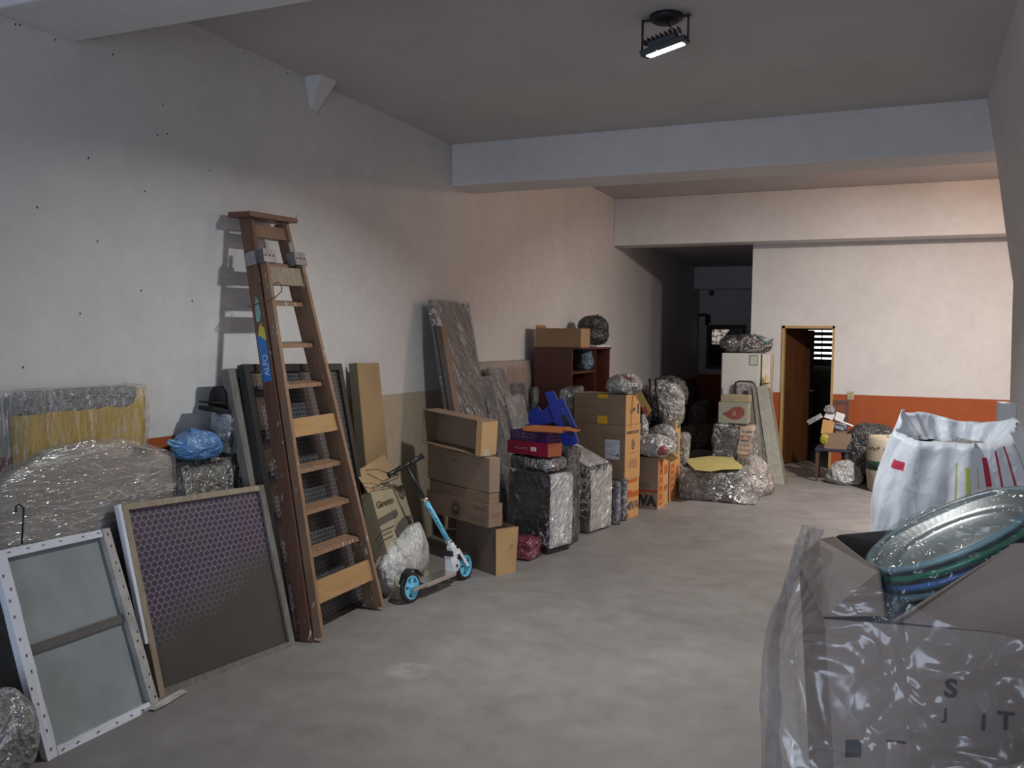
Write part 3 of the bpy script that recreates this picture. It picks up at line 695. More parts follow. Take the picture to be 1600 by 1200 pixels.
# sticker on the near side of the left stile
sv0, sv1 = vof(592), vof(538)
ox = q.pt(0, sv0, -.075); uyd = (q.pt(0, 1, 0)-q.pt(0, 0, 0)).normalized(); uxd = q.n
decal('sticker', mat('sticker_blue', (.03, .17, .48), .4, bs=0), t, ox, uxd, uyd, 0, .062, 0, .27, .002)
decal('sticker_corner', mat('sticker_yellow', (.62, .5, .06), .4, bs=0), t, ox, uxd, uyd, [(.01, .27), (.062, .225), (.062, .30), (.03, .325)], None, None, None, .0025, 'poly')
text('sticker_lettering', 'ALFO', mat('sticker_white', (.55, .6, .66), .5, bs=0), t, ox+uxd*.052+uyd*.03, uyd, -uxd, h=.036, off=.003, bold=.01)
decal('paint_drip', mat('mint_paint', (.22, .42, .36), .6, bs=0), t, q.pt(0, vof(500), -.075), uxd, uyd, [(.01, .0), (.03, -.015), (.05, .03), (.045, .11), (.03, .14), (.015, .08)], None, None, None, .002, 'poly')
# ================================================================== LEFT: WRAPPED FURNITURE
def quadbox(name, label, cat, px4, x, depth, m, seed=0, n=12, z0=0.0, rnd=.04, amp=.012, infl=0, group=None, stretch=(1, 1, 1), scale=6):
    """an upright slab against the left wall; px4 = (left px, right px, top px row at right)"""
    a = P(px4[0], px4[2], x=x); b = P(px4[1], px4[3], x=x)
    o = V((x-depth, a.y, z0)); bm = rbox(o, (depth, 0, 0), (0, b.y-a.y, 0), (0, 0, (a.z+b.z)/2-z0), n, infl, rnd, amp, scale, seed, keepz=z0, stretch=stretch)
    return bm, a, b
WY = wrapmat('wrap_yellow', (.58, .38, .04), (.66, .45, .06), 10, (1, 3.2, .35), .22, .35, .012, milky=.02)
WG = wrapmat('wrap_grey', (.215, .20, .175), (.27, .25, .22), 5, (1, .5, 3.0), .30, .12, .02, milky=.06)
WDK = wrapmat('wrap_dark', (.012, .013, .016), (.03, .032, .038), 10, (1, 1, .8), .16, .8, .03, milky=.10)
WSIL = wrapmat('wrap_silver', (.17, .165, .16), (.33, .32, .31), 11, (1, 2.2, 1), .18, .9, .035, (0.6, 0, 0), milky=.22)
WGD = wrapmat('wrap_greydark', (.075, .075, .078), (.14, .14, .14), 10, (1, 1.5, .8), .2, .7, .03, milky=.12)
# yellow foam slab
a, b = P(40, 612, x=XL+.10), P(240, 602, x=XL+.10); ty = b.z; gz = P(180, 700, x=XL+.16).z-.35
t = thing('wrapped_mattress', 'film wrapped yellow foam mattress with pale top band, standing against the left wall', 'mattress', (XL+.06, (a.y+b.y)/2, 0))
bm = rbox((XL+.022, a.y-.02, 0), (.06, 0, 0), (0, b.y-a.y, 0), (0, 0, ty-.01), 12, 0, .03, .006, 5, 2, keepz=0); part('foam', bm, WY, t, smooth=True)
bm = rbox((XL+.020, a.y-.03, ty-.105), (.066, 0, 0), (0, b.y-a.y-.05, 0), (0, 0, .107), 10, 0, .02, .005, 9, 4); part('top_band', bm, wrapmat('wrap_pale', (.30, .29, .28), (.36, .35, .34), 10, milky=.1), t, smooth=True)
bm = rbox((XL+.016, a.y-.14, .0), (.078, 0, 0), (0, b.y-a.y+.13, 0), (0, 0, ty+.008), 22, 0, .05, .010, 7, 5, keepz=0); part('plastic_wrap', bm, film('film_mattress', op=.02, scale=10, gb=.05, stretch=(1, 3, .4), bs=.9), t, smooth=True)
# large grey wrapped piece
a, b = P(2, 735, x=XL+.22), P(287, 738, x=XL+.22); zc = P(170, 690, x=XL+.22).z; ze = P(275, 706, x=XL+.22).z
t = thing('wrapped_cushion', 'large grey film wrapped slab with a bulging top, in front of the yellow mattress', 'wrapped furniture', (XL+.16, (a.y+b.y)/2, 0))
bm = rbox((XL+.108, a.y, 0), (.055, 0, 0), (0, b.y-a.y, 0), (0, 0, ze-.03), 20, 0, .03, .006, 5, 12, keepz=0, stretch=(1, .4, 2))
ym = (a.y+b.y)/2; hw = (b.y-a.y)/2
for v in bm.verts:
    if v.co.z > .7: v.co.z += (zc-ze+.02)*max(0, 1-((v.co.y-ym)/hw)**2)*(v.co.z-.7)/(ze-.73)
part('slab', bm, WG, t, smooth=True)
bm = rbox((XL+.100, a.y-.01, 0), (.071, 0, 0), (0, b.y-a.y+.02, 0), (0, 0, ze-.02), 30, 0, .02, .006, 6, 15, keepz=0, stretch=(1, .5, 3))
for v in bm.verts:
    if v.co.z > .7: v.co.z += (zc-ze+.03)*max(0, 1-((v.co.y-ym)/hw)**2)*(v.co.z-.7)/(ze-.73)
part('plastic_wrap', bm, film('film_slab', op=.07, scale=4, gb=.07, glint=.18, stretch=(1, .6, 2.2), bs=.18), t, smooth=True)
bm = BM(); w_ = [P(34, 850, x=XL+.235), P(36, 815, x=XL+.235), P(37, 795, x=XL+.235), P(30, 787, x=XL+.235), P(25, 791, x=XL+.235), P(25, 800, x=XL+.235)]
tube(bm, w_, .004, 6); part('wire_hook', bm, BLACKP, t, smooth=True)
# blue-lilac wrapped roll at the frame's left edge
c = P(2, 680, x=XL+.20); bm = blob((XL+.19, c.y-.12, c.z-.03), (.05, .10, .2), 6, 4, 3, .018, 9, stretch=(1, 1, .4))
cb = c
single('wrapped_bundle', bm, wrapmat('wrap_blue', (.06, .09, .26), (.22, .23, .32), 8, (1, 1, .5), .2, .7, .03, milky=.2), 'blue and lilac film wrapped bundle at the left edge, beside the yellow mattress', 'bundle', smooth=True)
bm = BM(); lo = cb.y-.25; box(bm, XL+.1, XL+.2, lo-.15, cb.y-.07, 0, cb.z-.33, .01)
t = single('dark_crate', bm, mat('dark_violet_box', (.03, .02, .05), .6), 'dark violet box at the left edge under the blue bundle', 'box')
# grey wrapped sofa cushion right of the slab with things on it
y0, y1 = P(284, 745, x=XL+.25).y, P(405, 735, x=XL+.25).y; zt = P(345, 716, x=XL+.25).z
bm = rbox((XL+.05, y0+.06, 0), (.17, 0, 0), (0, y1-y0-.05, 0), (0, 0, zt), 16, .03, .06, .03, 4, 21, keepz=0)
single('wrapped_cushion', bm, wrapmat('wrap_brownish', (.15, .135, .12), (.26, .235, .205), 6, (1, 1, .5), .25, .7, .03, milky=.15, fine=.3), 'brownish wrapped cushion under the blue carrier bag', 'wrapped furniture', smooth=True)
c = P(306, 705, x=XL+.16)
bb = blob((XL+.15, c.y+.02, zt+.065), (.10, .155, .085), 3, 5, 2.1, .009, 8, floor=zt+.004, knot=((XL+.15, c.y-.02, zt+.15), .07, .03))
t = thing('carrier_bag', 'knotted bright blue plastic carrier bag on the brownish cushion', 'bag', (XL+.15, c.y, zt))
BB = wrapmat('blue_bag', (.04, .16, .42), (.10, .30, .62), 6, (1, 1, 1), .35, 0.30, .03, milky=.1, fine=.3)
part('bag_body', bb, BB, t, smooth=True)
bm = BM(); k0 = P(300, 692, x=XL+.17); tube(bm, [k0, P(285, 693, x=XL+.17), P(274, 692, x=XL+.17), P(264, 688, x=XL+.17), P(261, 691, x=XL+.17), P(270, 697, x=XL+.17), P(290, 699, x=XL+.17)], [.013, .012, .012, .008, .006, .010, .012], 8)
part('bag_handle', bm, BB, t, smooth=True)
# silver crumpled bag with black cap on it
c0, c1 = P(338, 700, x=XL+.14), P(372, 640, x=XL+.14)
bm = rbox((XL+.06, c0.y+.03, zt-.005), (.13, 0, 0), (0, .17, 0), (0, 0, c1.z-zt), 14, .05, .04, .028, 9, 31)
single('foil_bag', bm, wrapmat('foil', (.40, .42, .46), (.55, .57, .62), 8, (1, 1, 1), .2, 0.50, .04, milky=.2, fine=.3), 'crumpled silvery plastic bag standing under the black hat', 'bag', smooth=True)
zc_ = c1.z; ch = P(366, 605, x=XL+.14).z-zc_
t = thing('cloth_hat', 'black cloth hat with a forked brim on the silvery bag', 'hat', (XL+.13, c1.y+.02, zc_))
BK = mat('black_cloth', (.010, .010, .011), .9, bs=.3)
cy2 = P(354, 625, x=XL+.14).y
bm = blob((XL+.11, cy2-.01, zc_+ch*.45), (.06, .06, ch*.6), 2, 4, 2.8, .008, 8, floor=zc_); part('crown', bm, BK, t, smooth=True)
bm = BM(); pbox(bm, P(362, 633, x=XL+.17), P(333, 630, x=XL+.19)-P(362, 633, x=XL+.17), (-.10, 0, 0), (0, 0, .010), .003); part('brim', bm, BK, t)
bm = BM(); pbox(bm, P(366, 648, x=XL+.19), P(333, 641, x=XL+.21)-P(366, 648, x=XL+.19), (-.10, 0, .0), (0, .0, .022), .004); part('brim', bm, BK, t)
# clear bag in the lower left corner
c = fl(14, 1225); bm = blob((c.x+.0, c.y-.12, .19), (.17, .20, .20), 17, 5, 2.3, .016, 4, floor=0)
single('plastic_bag', bm, wrapmat('greyish_bag', (.15, .145, .15), (.24, .23, .24), 5, (1, 1, 1), .15, 0.40, .04, milky=.2, fine=.3), 'dull grey plastic bag on the floor at the lower left corner', 'bag', smooth=True)

# ================================================================== TALL CARDBOARD, SMALL CARTON, SACK
a, b = P(558, 567, x=XL+.10), P(592, 567, x=XL+.10)
q = Q((XL+.26, a.y+.0, 0), (XL+.26, b.y+.02, 0), a, b)
t = thing('cardboard_sheet', 'tall narrow folded cardboard standing upright between black panel and beige carton', 'cardboard', q.pt(.5, 0))
bm = BM(); q.bx(bm, 0, 1, 0, 1, -.006, 0); part('front_face', bm, TAN, t)
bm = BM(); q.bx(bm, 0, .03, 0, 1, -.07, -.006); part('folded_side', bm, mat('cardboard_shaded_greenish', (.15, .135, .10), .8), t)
# beige carton with printing
q = lean((630, 938), (677, 905), (583, 770), (627, 740)); sk = q.pt(0, 0)
q = Q(q.c[0]+V((-.02, 0, 0)), q.c[1]+V((-.02, 0, 0)), q.c[2]+V((-.02, 0, 0)), q.c[3]+V((-.02, 0, 0)))
t = thing('printed_carton', 'leaning beige carton printed with a dark appliance outline, behind the scooter', 'carton', q.pt(.5, 0))
bm = BM(); q.bx(bm, 0, 1, 0, 1, -.10, 0); part('carton_body', bm, BEIGE, t)
fx = (q.c[1]-q.c[0]).normalized(); fy = (q.c[2]-q.c[0]).normalized()
def onq(q, px, py):
    d = ray(px, py); k = (q.c[0]-CAM).dot(q.n)/d.dot(q.n); r = CAM+d*k-q.c[0]; return r.dot(fx), r.dot(fy)
o_ = q.c[0]
u, v = onq(q, 587, 794); u2, v2 = onq(q, 612, 780)
text('lettering', 'Girema', INKR if 0 else mat('brown_ink', (.075, .04, .025), .8, bs=0), t, o_+fx*u+fy*(v-.01), fx, fy, w=(u2-u)*1.0, h=.045, bold=.02)
u, v = onq(q, 627, 772); decal('ring_emblem', INKG, t, o_, fx, fy, u-.045, u+.045, v-.045, v+.045, shape='disc', inner=.62)
decal('ring_emblem', INKG, t, o_, fx, fy, u-.012, u+.012, v-.022, v+.022, shape='disc', inner=.4)
u, v = onq(q, 590, 817); u2, v2 = onq(q, 618, 802); decal('dark_bar', INKG, t, o_, fx, fy, [(u, v-.025), (u2, v2-.03), (u2+.02, v2-.01), (u2, v2+.015), (u, v+.022)], None, None, None, shape='poly')
pp = [onq(q, *p) for p in ((620, 822), (628, 812), (641, 809), (648, 835), (633, 843), (628, 838), (620, 840), (617, 830))]
decal('dark_outline', INKG, t, o_, fx, fy, pp, None, None, None, shape='poly')
for k, (x1_, x2_, y_) in enumerate(((593, 614, 832), (595, 610, 838), (597, 612, 845))):
    u, v = onq(q, x1_, y_); u2, v2 = onq(q, x2_, y_-10); decal('print_line', INKG, t, o_, fx, fy, u, u2, v-.004, v+.004)
# carton top flap + wire hangers behind
bm = BM(); pbox(bm, q.pt(0, 1, -.02), q.pt(1, 1, -.02)-q.pt(0, 1, -.02), V((-.1, 0, .13)), V((.004, 0, .003))); part('flap', bm, TAN, t)
t = thing('wire_hanger', 'thin dark wire hanger lying on top of the beige carton', 'hanger', q.pt(.3, 1.02, -.05))
xh = q.c[2].x+.02; bm = BM()
tube(bm, [P(572, 735, x=xh), P(590, 733, x=xh), P(612, 742, x=xh), P(622, 741, x=xh), P(621, 747, x=xh), P(580, 763, x=xh)], .0028, 6); tube(bm, [P(574, 740, x=xh), P(598, 752, x=xh), P(622, 741, x=xh)], .0028, 6)
part('wire', bm, BLACKP, t)
# white sack
c = fl(634, 926); bm = blob((c.x-.07, c.y+.06, .16), (.12, .30, .18), 9, 5, 2.4, .022, 4, floor=0, stretch=(1, 1, .5))
pk = P(655, 838, y=c.y+.2)
for v in bm.verts:
    d = (V((v.co.x, v.co.y))-V((pk.x, pk.y))).length
    if v.co.z > .2 and d < .16: v.co.z += (1-d/.16)*.12
single('white_sack', bm, wrapmat('sack_white', (.42, .41, .38), (.55, .54, .51), 3, (1, 1, .6), .45, 0.30, .03, milky=.05, fine=.15), 'crumpled off-white plastic sack behind the rear wheel of the scooter', 'bag', smooth=True)
# ================================================================== SCOOTER
wr_, wf_ = fl(643, 941), fl(727, 905); ax = (wf_-wr_).normalized(); lz = V((0, 0, 1)); RW = .095
side = V((ax.y, -ax.x, 0))  # towards the room
LE = -side*.10; tz = (lz+LE).normalized()   # leans away slightly
t = thing('kick_scooter', 'light blue and white kick scooter with black handlebar, leaning on the cartons', 'scooter', (wr_+wf_)/2)
def wheel(c):
    n_ = (side+lz*.10).normalized()
    bm = BM(); prof = [(RW-.028+.0*k, 0) for k in range(0)]
    lathe(bm, c, n_, [(RW-.022, -.013), (RW-.004, -.012), (RW, -.006), (RW, .006), (RW-.004, .012), (RW-.022, .013)], 36, closed=True); tyre = part('wheel', bm, TYRE, t, smooth=True, label='wheel with light blue five-spoke rim')
    bm = BM(); lathe(bm, c, n_, [(RW-.032, -.012), (RW-.021, -.0135), (RW-.021, .0135), (RW-.032, .012)], 36, closed=True); part('rim', bm, CYAN, tyre, smooth=False)
    a, b, d = frame_of(n_)
    for k in range(5):
        th = k*2*math.pi/5+.5; e1 = a*math.cos(th)+b*math.sin(th); e2 = d.cross(e1)
        bm = BM(); o = c+e1*.012-e2*.011-d*.009; hexa(bm, [o, c+e1*(RW-.03)-e2*.016-d*.009, c+e1*(RW-.03)+e2*.016-d*.009, c+e1*.012+e2*.011-d*.009, o+d*.018, c+e1*(RW-.03)-e2*.016+d*.009, c+e1*(RW-.03)+e2*.016+d*.009, c+e1*.012+e2*.011+d*.009])
        part('spoke', bm, CYAN, tyre)
    bm = BM(); lathe(bm, c, n_, [(0, -.018), (.018, -.018), (.018, .018), (0, .018)], 16); part('hub', bm, CYAN, tyre)
    bm = BM(); lathe(bm, c, n_, [(0, -.024), (.007, -.024), (.007, .024), (0, .024)], 10); part('axle_bolt', bm, CHROME, tyre)
cr_, cf_ = wr_+tz*RW, wf_+tz*RW
wheel(cr_); wheel(cf_)
W_ = lambda a_, s_, h_: wr_+ax*a_+side*s_+tz*h_
L_ = (wf_-wr_).length
bm = BM(); pbox(bm, W_(.105, -.055, .075), ax*(L_-.29), side*.11, tz*.028, .004); part('deck', bm, STEEL, t)
bm = BM()
for s_ in (-.045, .032): pbox(bm, W_(-.02, s_, .078), ax*.20, side*.012, tz*.022, .002)
part('rear_fork', bm, STEEL, t)
bm = BM(); pts = [W_(-.085+.0, 0, .13), W_(-.05, 0, .19), W_(.0, 0, .212), W_(.06, 0, .20), W_(.115, 0, .145)]
for A, B in zip(pts, pts[1:]): pbox(bm, A-side*.026, B-A, side*.052, (B-A).cross(side).normalized()*.005)
part('rear_mudguard', bm, BLACKP, t)
hx = L_-.135
bm = BM(); pbox(bm, W_(hx-.055, -.03, .075), ax*.05, side*.06, tz*.14, .006); pbox(bm, W_(hx-.03, -.024, .15), ax*.055, side*.048, tz*.11, .006); part('folding_joint', bm, WHITEP, t)
bm = BM(); lathe(bm, W_(hx-.015, .031, .135), side, [(0, 0), (.042, 0), (.042, .008), (0, .010)], 24); part('joint_disc', bm, WHITEP, t)
bm = BM(); lathe(bm, W_(hx-.015, .041, .135), side, [(0, 0), (.009, 0), (.009, .006), (0, .006)], 10); part('pivot_bolt', bm, BLACKP, t)
bm = BM(); pbox(bm, W_(hx-.06, -.033, .20), ax*.03, side*.066, tz*.035, .004); part('catch_lever', bm, BLACKP, t)
top = P(634, 727, y=wf_.y-.30); base_ = W_(hx+.02, 0, .225)
d_ = (top-base_); 
bm = BM(); hd = base_-d_.normalized()*.03; pbox(bm, hd-ax*.02-side*.021, ax*.042, side*.042, d_.normalized()*.10+tz*.0, .005); part('head_tube', bm, WHITEP, t)
bm = BM()
for s_ in (-1, 1):
    p_ = base_+d_.normalized()*.01+ax*.03+side*.02*s_; q_ = cf_+side*.032*s_
    pbox(bm, p_-side*.005-ax*.014, q_-p_, ax*.028, side*.009, .002)
part('front_fork', bm, WHITEP, t)
ctr = lambda f: base_+d_*f
bm = BM(); tube(bm, [ctr(.10), ctr(.60)], .0175, 14); part('lower_column', bm, CYAN, t, smooth=True)
bm = BM(); tube(bm, [ctr(.585), ctr(1.0)], .0125, 12); part('upper_column', bm, BLACKP, t, smooth=True)
bm = BM(); tube(bm, [ctr(.575), ctr(.625)], .021, 14); part('column_clamp', bm, CHROME, t, smooth=True)
bm = BM(); tube(bm, [ctr(.085), ctr(.125)], .024, 14); part('column_clamp', bm, CHROME, t, smooth=True)
cfw = (CAM-ctr(.35)).normalized(); cw = d_.normalized(); cu = cfw.cross(cw).normalized()
for f in (.28, .33, .38, .43, .48): # dark script-like marks along the column
    bm = BM(); p_ = ctr(f)+cfw*.0185; tube(bm, [p_-cu*.009-cw*.01, p_+cu*.008-cw*.004, p_-cu*.006+cw*.008, p_+cu*.009+cw*.014], .0022, 5); part('column_mark', bm, INK, t)
hl, hr = P(608, 743, y=top.y-.10), P(663, 712, y=top.y+.10); hm = (hl+hr)/2; sh = top-hm; hl += sh; hr += sh
bm = BM(); tube(bm, [hl, hr], .012, 12); part('handlebar', bm, BLACKP, t, smooth=True)
for A, B in ((hl, hr), (hr, hl)):
    bm = BM(); dd = (B-A); tube(bm, [A, A+dd*.04, A+dd*.05, A+dd*.33, A+dd*.34, A+dd*.37], [.019, .019, .0165, .0165, .021, .02], 14); part('grip', bm, BLACKP, t, smooth=True)
# ================================================================== CARTON PILE BEHIND THE SCOOTER
yB = fl(782, 903).y
# bottom carton; its right side gets a brighter panel, lamp light painted in
fC = fl(782, 903); fR = fl(797, 882)
bR = V((fR.x-fC.x, fR.y-fC.y, 0)).normalized(); bP = V((-bR.y, bR.x, 0))
zt1 = P(764, 827, y=fC.y+.01).z
lft = P(690, 880, y=fC.y+.05); wA = min(.52, abs((lft-fC).dot(bP)))
tmp_ = B3((764, 789), (667, 765), (785, 779), (764, 825), y=fC.y+.01); tmp_.keepa((667, 765), (785, 779)); dA = tmp_.a.normalized()
c1o = V((fC.x-.055, fC.y+.035, 0)); c1a = dA*wA; c1b = V((dA.y, -dA.x, 0))*.18
t = thing('carton', 'dark brown tall open carton at the bottom of the pile beside the scooter', 'carton', c1o+(c1a+c1b)/2, 'cartons piled beside the scooter')
panels(t, c1o, c1a, c1b, (0, 0, zt1), CARDD, miss=())
nb_ = (c1b.cross(lz)).normalized(); nb_ = nb_ if nb_.dot(CAM-c1o) > 0 else -nb_
bm = BM(); prism(bm, [c1o+nb_*.003, c1o+c1b+nb_*.003, c1o+c1b+nb_*.03+V((0, 0, zt1)), c1o+nb_*.012-c1b*.06+V((0, 0, zt1))], nb_*.005); part('painted_lit_panel', bm, CARDL, t, label='side panel in brighter card, lamp light painted in')
decal('red_print', INKR, t, c1o+c1b*.6+nb_*.022+lz*.2, c1b.normalized(), lz, 0, .03, 0, .006, .01)
y2 = fC.y+.03
b2 = B3((764, 789), (667, 765), (785, 779), (764, 825), y=y2-.02)
b2.keepa((667, 765), (785, 779)); b2.z0 = max(b2.z0, zt1+.002); b2.o.z = b2.z0; b2.h = b2.zt-b2.z0; b2.c = V((0, 0, b2.h)); b2.info('emblem')
t = thing('carton', 'open shallow carton with a round grey emblem on its long side', 'carton', b2.base(), 'cartons piled beside the scooter')
panels(t, b2.o, b2.a, b2.b, b2.c, CARD)
la = b2.a.length; ux_ = -b2.a.normalized(); o2 = b2.o+b2.a
R1 = b2.h*.40; cu_, cv_ = la*.49, b2.h*.47
decal('round_emblem', INKG, t, o2, ux_, lz, cu_-R1, cu_+R1, cv_-R1, cv_+R1, shape='disc', inner=.88)
decal('round_emblem', INKG, t, o2, ux_, lz, cu_-R1*.72, cu_+R1*.72, cv_-R1*.72, cv_+R1*.72, shape='disc', inner=.4)
decal('round_emblem', INKG, t, o2, ux_, lz, cu_-R1*.62, cu_+R1*.62, cv_-R1*.55, cv_-R1*.25)
for k in range(3): decal('print_line', INKG, t, o2, ux_, lz, la*.78, la*.96, b2.h*(.78-.05*k), b2.h*(.80-.05*k))
for k in range(4): decal('print_line', INKG, t, o2, ux_, lz, la*.72, la*.95, b2.h*(.32-.06*k), b2.h*(.335-.06*k))
for k in range(2): decal('print_line', INKR, t, b2.o, b2.b.normalized(), lz, b2.b.length*.25, b2.b.length*.8, b2.h*(.55-.1*k), b2.h*(.57-.1*k))
z3 = P(763, 771, y=y2+.0).z-.004
in_ = .012; z2f = b2.z0+.008
t = thing('carton', 'flattened small carton nested inside the carton with the emblem', 'carton', b2.base(), 'cartons piled beside the scooter')
bm = BM(); pbox(bm, b2.o+b2.a.normalized()*.016+b2.b.normalized()*.016+V((0, 0, z2f-b2.z0)), b2.a-b2.a.normalized()*.034, b2.b-b2.b.normalized()*.034, (0, 0, z3-z2f), .004); part('carton_body', bm, CARD, t)
b4 = B3((765, 716), (668, 697), (782, 711), (763, 771), y=y2)
b4.keepa((668, 697), (782, 711)); b4.o.z = z3+.003; b4.z0 = b4.o.z; b4.c = V((0, 0, b4.zt-b4.z0)); b4.h = b4.c.z; b4.info('long')
t = thing('carton', 'closed long carton with plain brown sides, second from the top of the pile', 'carton', b4.base(), 'cartons piled beside the scooter')
bm = BM(); pbox(bm, b4.o, b4.a, b4.b, b4.c, .004); subd(bm, 3); crumple(bm, .004, 4, 2, sharp=False); part('carton_body', bm, CARDG, t)
for k in (-1, 1): decal('print_mark', INKG, t, b4.o+b4.a, -b4.a.normalized(), lz, b4.a.length*.47+k*.016-.006, b4.a.length*.47+k*.016+.006, b4.h*.72, b4.h*.78, .006)
b5 = B3((752, 658), (660, 638), (770, 653), (750, 712), y=y2)
b5.o.z = b4.zt+.006; b5.c = V((0, 0, b5.zt-b5.o.z)); b5.h = b5.c.z
dd5 = V((-.93, .36, 0)).normalized(); lo_, hi_ = .3, 1.2
for _ in range(30):
    m_ = (lo_+hi_)/2; c_ = b5.o+b5.c+dd5*m_-CAM; pxx = 800+F*c_.dot(RT)/c_.dot(FW)
    if pxx > 659: lo_ = m_
    else: hi_ = m_
b5.a = dd5*lo_; b5.b = V((-dd5.y, dd5.x, 0))*-.15
if b5.b.y < 0: b5.b = -b5.b
ta = P(659, 639, y=(b5.o+b5.a).y).z-(b5.o.z+b5.h); ta = max(0, min(.09, ta)); b5.a.z = ta; b5.c = b5.c-V((b5.a.x, b5.a.y, 0)).normalized()*b5.c.z*(ta/lo_)
b5.info('open')
t = thing('carton', 'open carton lying on its side, hollow towards the camera, on top of the pile', 'carton', b5.base(), 'cartons piled beside the scooter')
an, bn = b5.a.normalized(), b5.b.normalized(); D_ = .15
bm = BM(); pbox(bm, b5.o, b5.a, bn*D_, lz*.006); part('bottom_panel', bm, CARD, t)
bm = BM(); pbox(bm, b5.o+b5.c-lz*.006, b5.a, bn*D_, lz*.006); part('top_panel', bm, CARD, t)
bm = BM(); pbox(bm, b5.o+lz*.007, an*.007, bn*D_, b5.c-lz*.014); part('side_panel', bm, CARDL, t)
bm = BM(); pbox(bm, b5.o+b5.a-an*.007+lz*.007, an*.007, bn*D_, b5.c-lz*.014); part('side_panel', bm, CARD, t)
bm = BM(); pbox(bm, b5.o+an*.008+bn*(D_-.007)+lz*.007, b5.a-an*.016, bn*.006, b5.c-lz*.014); part('back_panel', bm, CARDG, t)
bm = BM(); pbox(bm, b5.o+an*.0-bn*.0, an*.055, bn*-.004, b5.c); part('flap', bm, CARDL, t)
# tape remnant
decal('clear_tape', mat('shiny_tape', (.42, .34, .25), .15, bs=0), t, b5.o, bn, lz, .02, .09, 0, b5.h*.6, .003)
# ================================================================== WRAPPED BOARDS AGAINST THE WALL
def board(name, label, tl, tr, xt, xb, m, th=.03, zb=0, cat='board', dyb=0, group=None, film_m=FILMS, widen=0, amp=.006):
    a, b = P(*tl, x=xt), P(*tr, x=xt); zz = (a.z+b.z)/2
    o = V((xb, a.y+dyb, zb)); ex = V((0, b.y-a.y+widen, 0)); up = V((a.x, a.y, a.z))-o
    bk = V((-th, 0, 0)) if up.x < 0 else V((-th, 0, 0))
    t = thing(name, label, cat, o+ex/2, group)
    bm = BM(); pbox(bm, o+bk, ex, up, -bk, .003); part('board', bm, m, t)
    if film_m: wrap(t, o+bk, ex, -bk, up, .013, film_m, len(label), amp*.75, 16)
    return t, o, ex, up
BRD = mat('grey_brown_board', (.14, .12, .105), .5, var=.15, scale=4)
FILMB = film('board_film', op=.06, scale=6, bs=1, bd=.045, stretch=(1, 2.2, .5), rot=(-.7, 0, 0), rough=.14, glint=1.2)
board('wrapped_board', 'tallest film wrapped board, with shiny creases, leaning on the left wall', (675, 470), (733, 473), XL+.13, XL+.50, BRD, .03, film_m=FILMB, dyb=-.02, widen=.0)
board('dark_board', 'thin black board edge standing at the left side of the tallest wrapped board', (681, 509), (689, 510), XL+.195, XL+.55, mat('black_board', (.02, .02, .022), .4), .02, film_m=None, dyb=-.02)
board('wooden_board', 'thin board with a pale brown edge overlapping the left side of the tallest wrapped board', (689, 510), (697, 511), XL+.195, XL+.55, mat('brown_board_edge', (.20, .13, .085), .6), .02, film_m=None, dyb=-.02)
board('veneer_panel', 'film wrapped wood veneer panel flat against the left wall', (744, 568), (828, 583), XL+.04, XL+.09, wood('veneer', (.21, .12, .06), (.32, .19, .10), 3, .35, (1, 14, 1)), .02, film_m=film('veneer_film', op=.06, scale=12, stretch=(1, 3, .5)), amp=.003)
board('wrapped_board', 'film wrapped narrow board with a brown edge, second from the tallest board', (764, 578), (788, 580), XL+.16, XL+.52, BRD, .035, film_m=FILMB)
board('dark_board', 'black sparkling wrapped board with square top behind the silver board', (795, 601), (819, 603), XL+.12, XL+.34, mat('black_board', (.02, .02, .022), .4), .025)
SILB = mat('silver_insulation', (.35, .34, .33), .3, .4, var=.2, scale=8, bs=.5, bscale=30)
board('silver_board', 'short silvery wrapped board leaning in front of the other boards', (790, 622), (816, 620), XL+.26, XL+.58, SILB, .03, film_m=film('silver_board_film', (.72, .70, .68), op=.2, scale=8, stretch=(1, 1, 1), rough=.14, glint=1.2))
board('dark_board', 'black film wrapped board under the left edge of the silver board', (752, 592), (768, 600), XL+.22, XL+.56, mat('black_board', (0, 0, 0)), .05, film_m=FILMS)
c = P(836, 604, x=XL+.12); cb2 = P(838, 642, x=XL+.12)
bm = BM(); tube(bm, [(c.x, c.y, 0), (c.x, c.y, c.z-.03), (c.x, c.y, c.z)], [.04, .04, .02], 14); crumple(bm, .004, 20)
single('wrapped_tube', bm, wrapmat('wrap_greentube', (.16, .17, .16), (.25, .26, .25), 12), 'upright film wrapped tube between veneer panel and mahogany shelf unit', 'tube', smooth=True)
# ================================================================== MAHOGANY SHELF UNIT
xf = XL+.52
B_ = P(894, 546, x=xf); zS = B_.z; yS0 = B_.y; yS1 = yx(953, 549, xf); 
sd = .42; th = .022
t = thing('shelf_unit', 'mahogany coloured open shelf unit with a blank side, by the left wall', 'shelf unit', (xf-sd/2, (yS0+yS1)/2, 0))
bm = BM(); box(bm, xf-sd, xf, yS0, yS0+th, 0, zS); part('side_panel', bm, MAHOG, t)
bm = BM(); box(bm, xf-sd, xf, yS1-th, yS1, 0, zS); part('side_panel', bm, MAHOG, t)
ymid = yx(932, 580, xf)
bm = BM(); box(bm, xf-sd, xf-.01, ymid-th/2, ymid+th/2, .05, zS); part('divider', bm, MAHOG, t)
bm = BM(); box(bm, xf-sd, xf+.012, yS0-.01, yS1+.02, zS, zS+th); part('top_board', bm, MAHOG, t)
bm = BM(); box(bm, xf-sd, xf-sd+.008, yS0+th, yS1-th, .05, zS); part('back_board', bm, MAHOG, t)
zsh = P(915, 580, x=xf).z
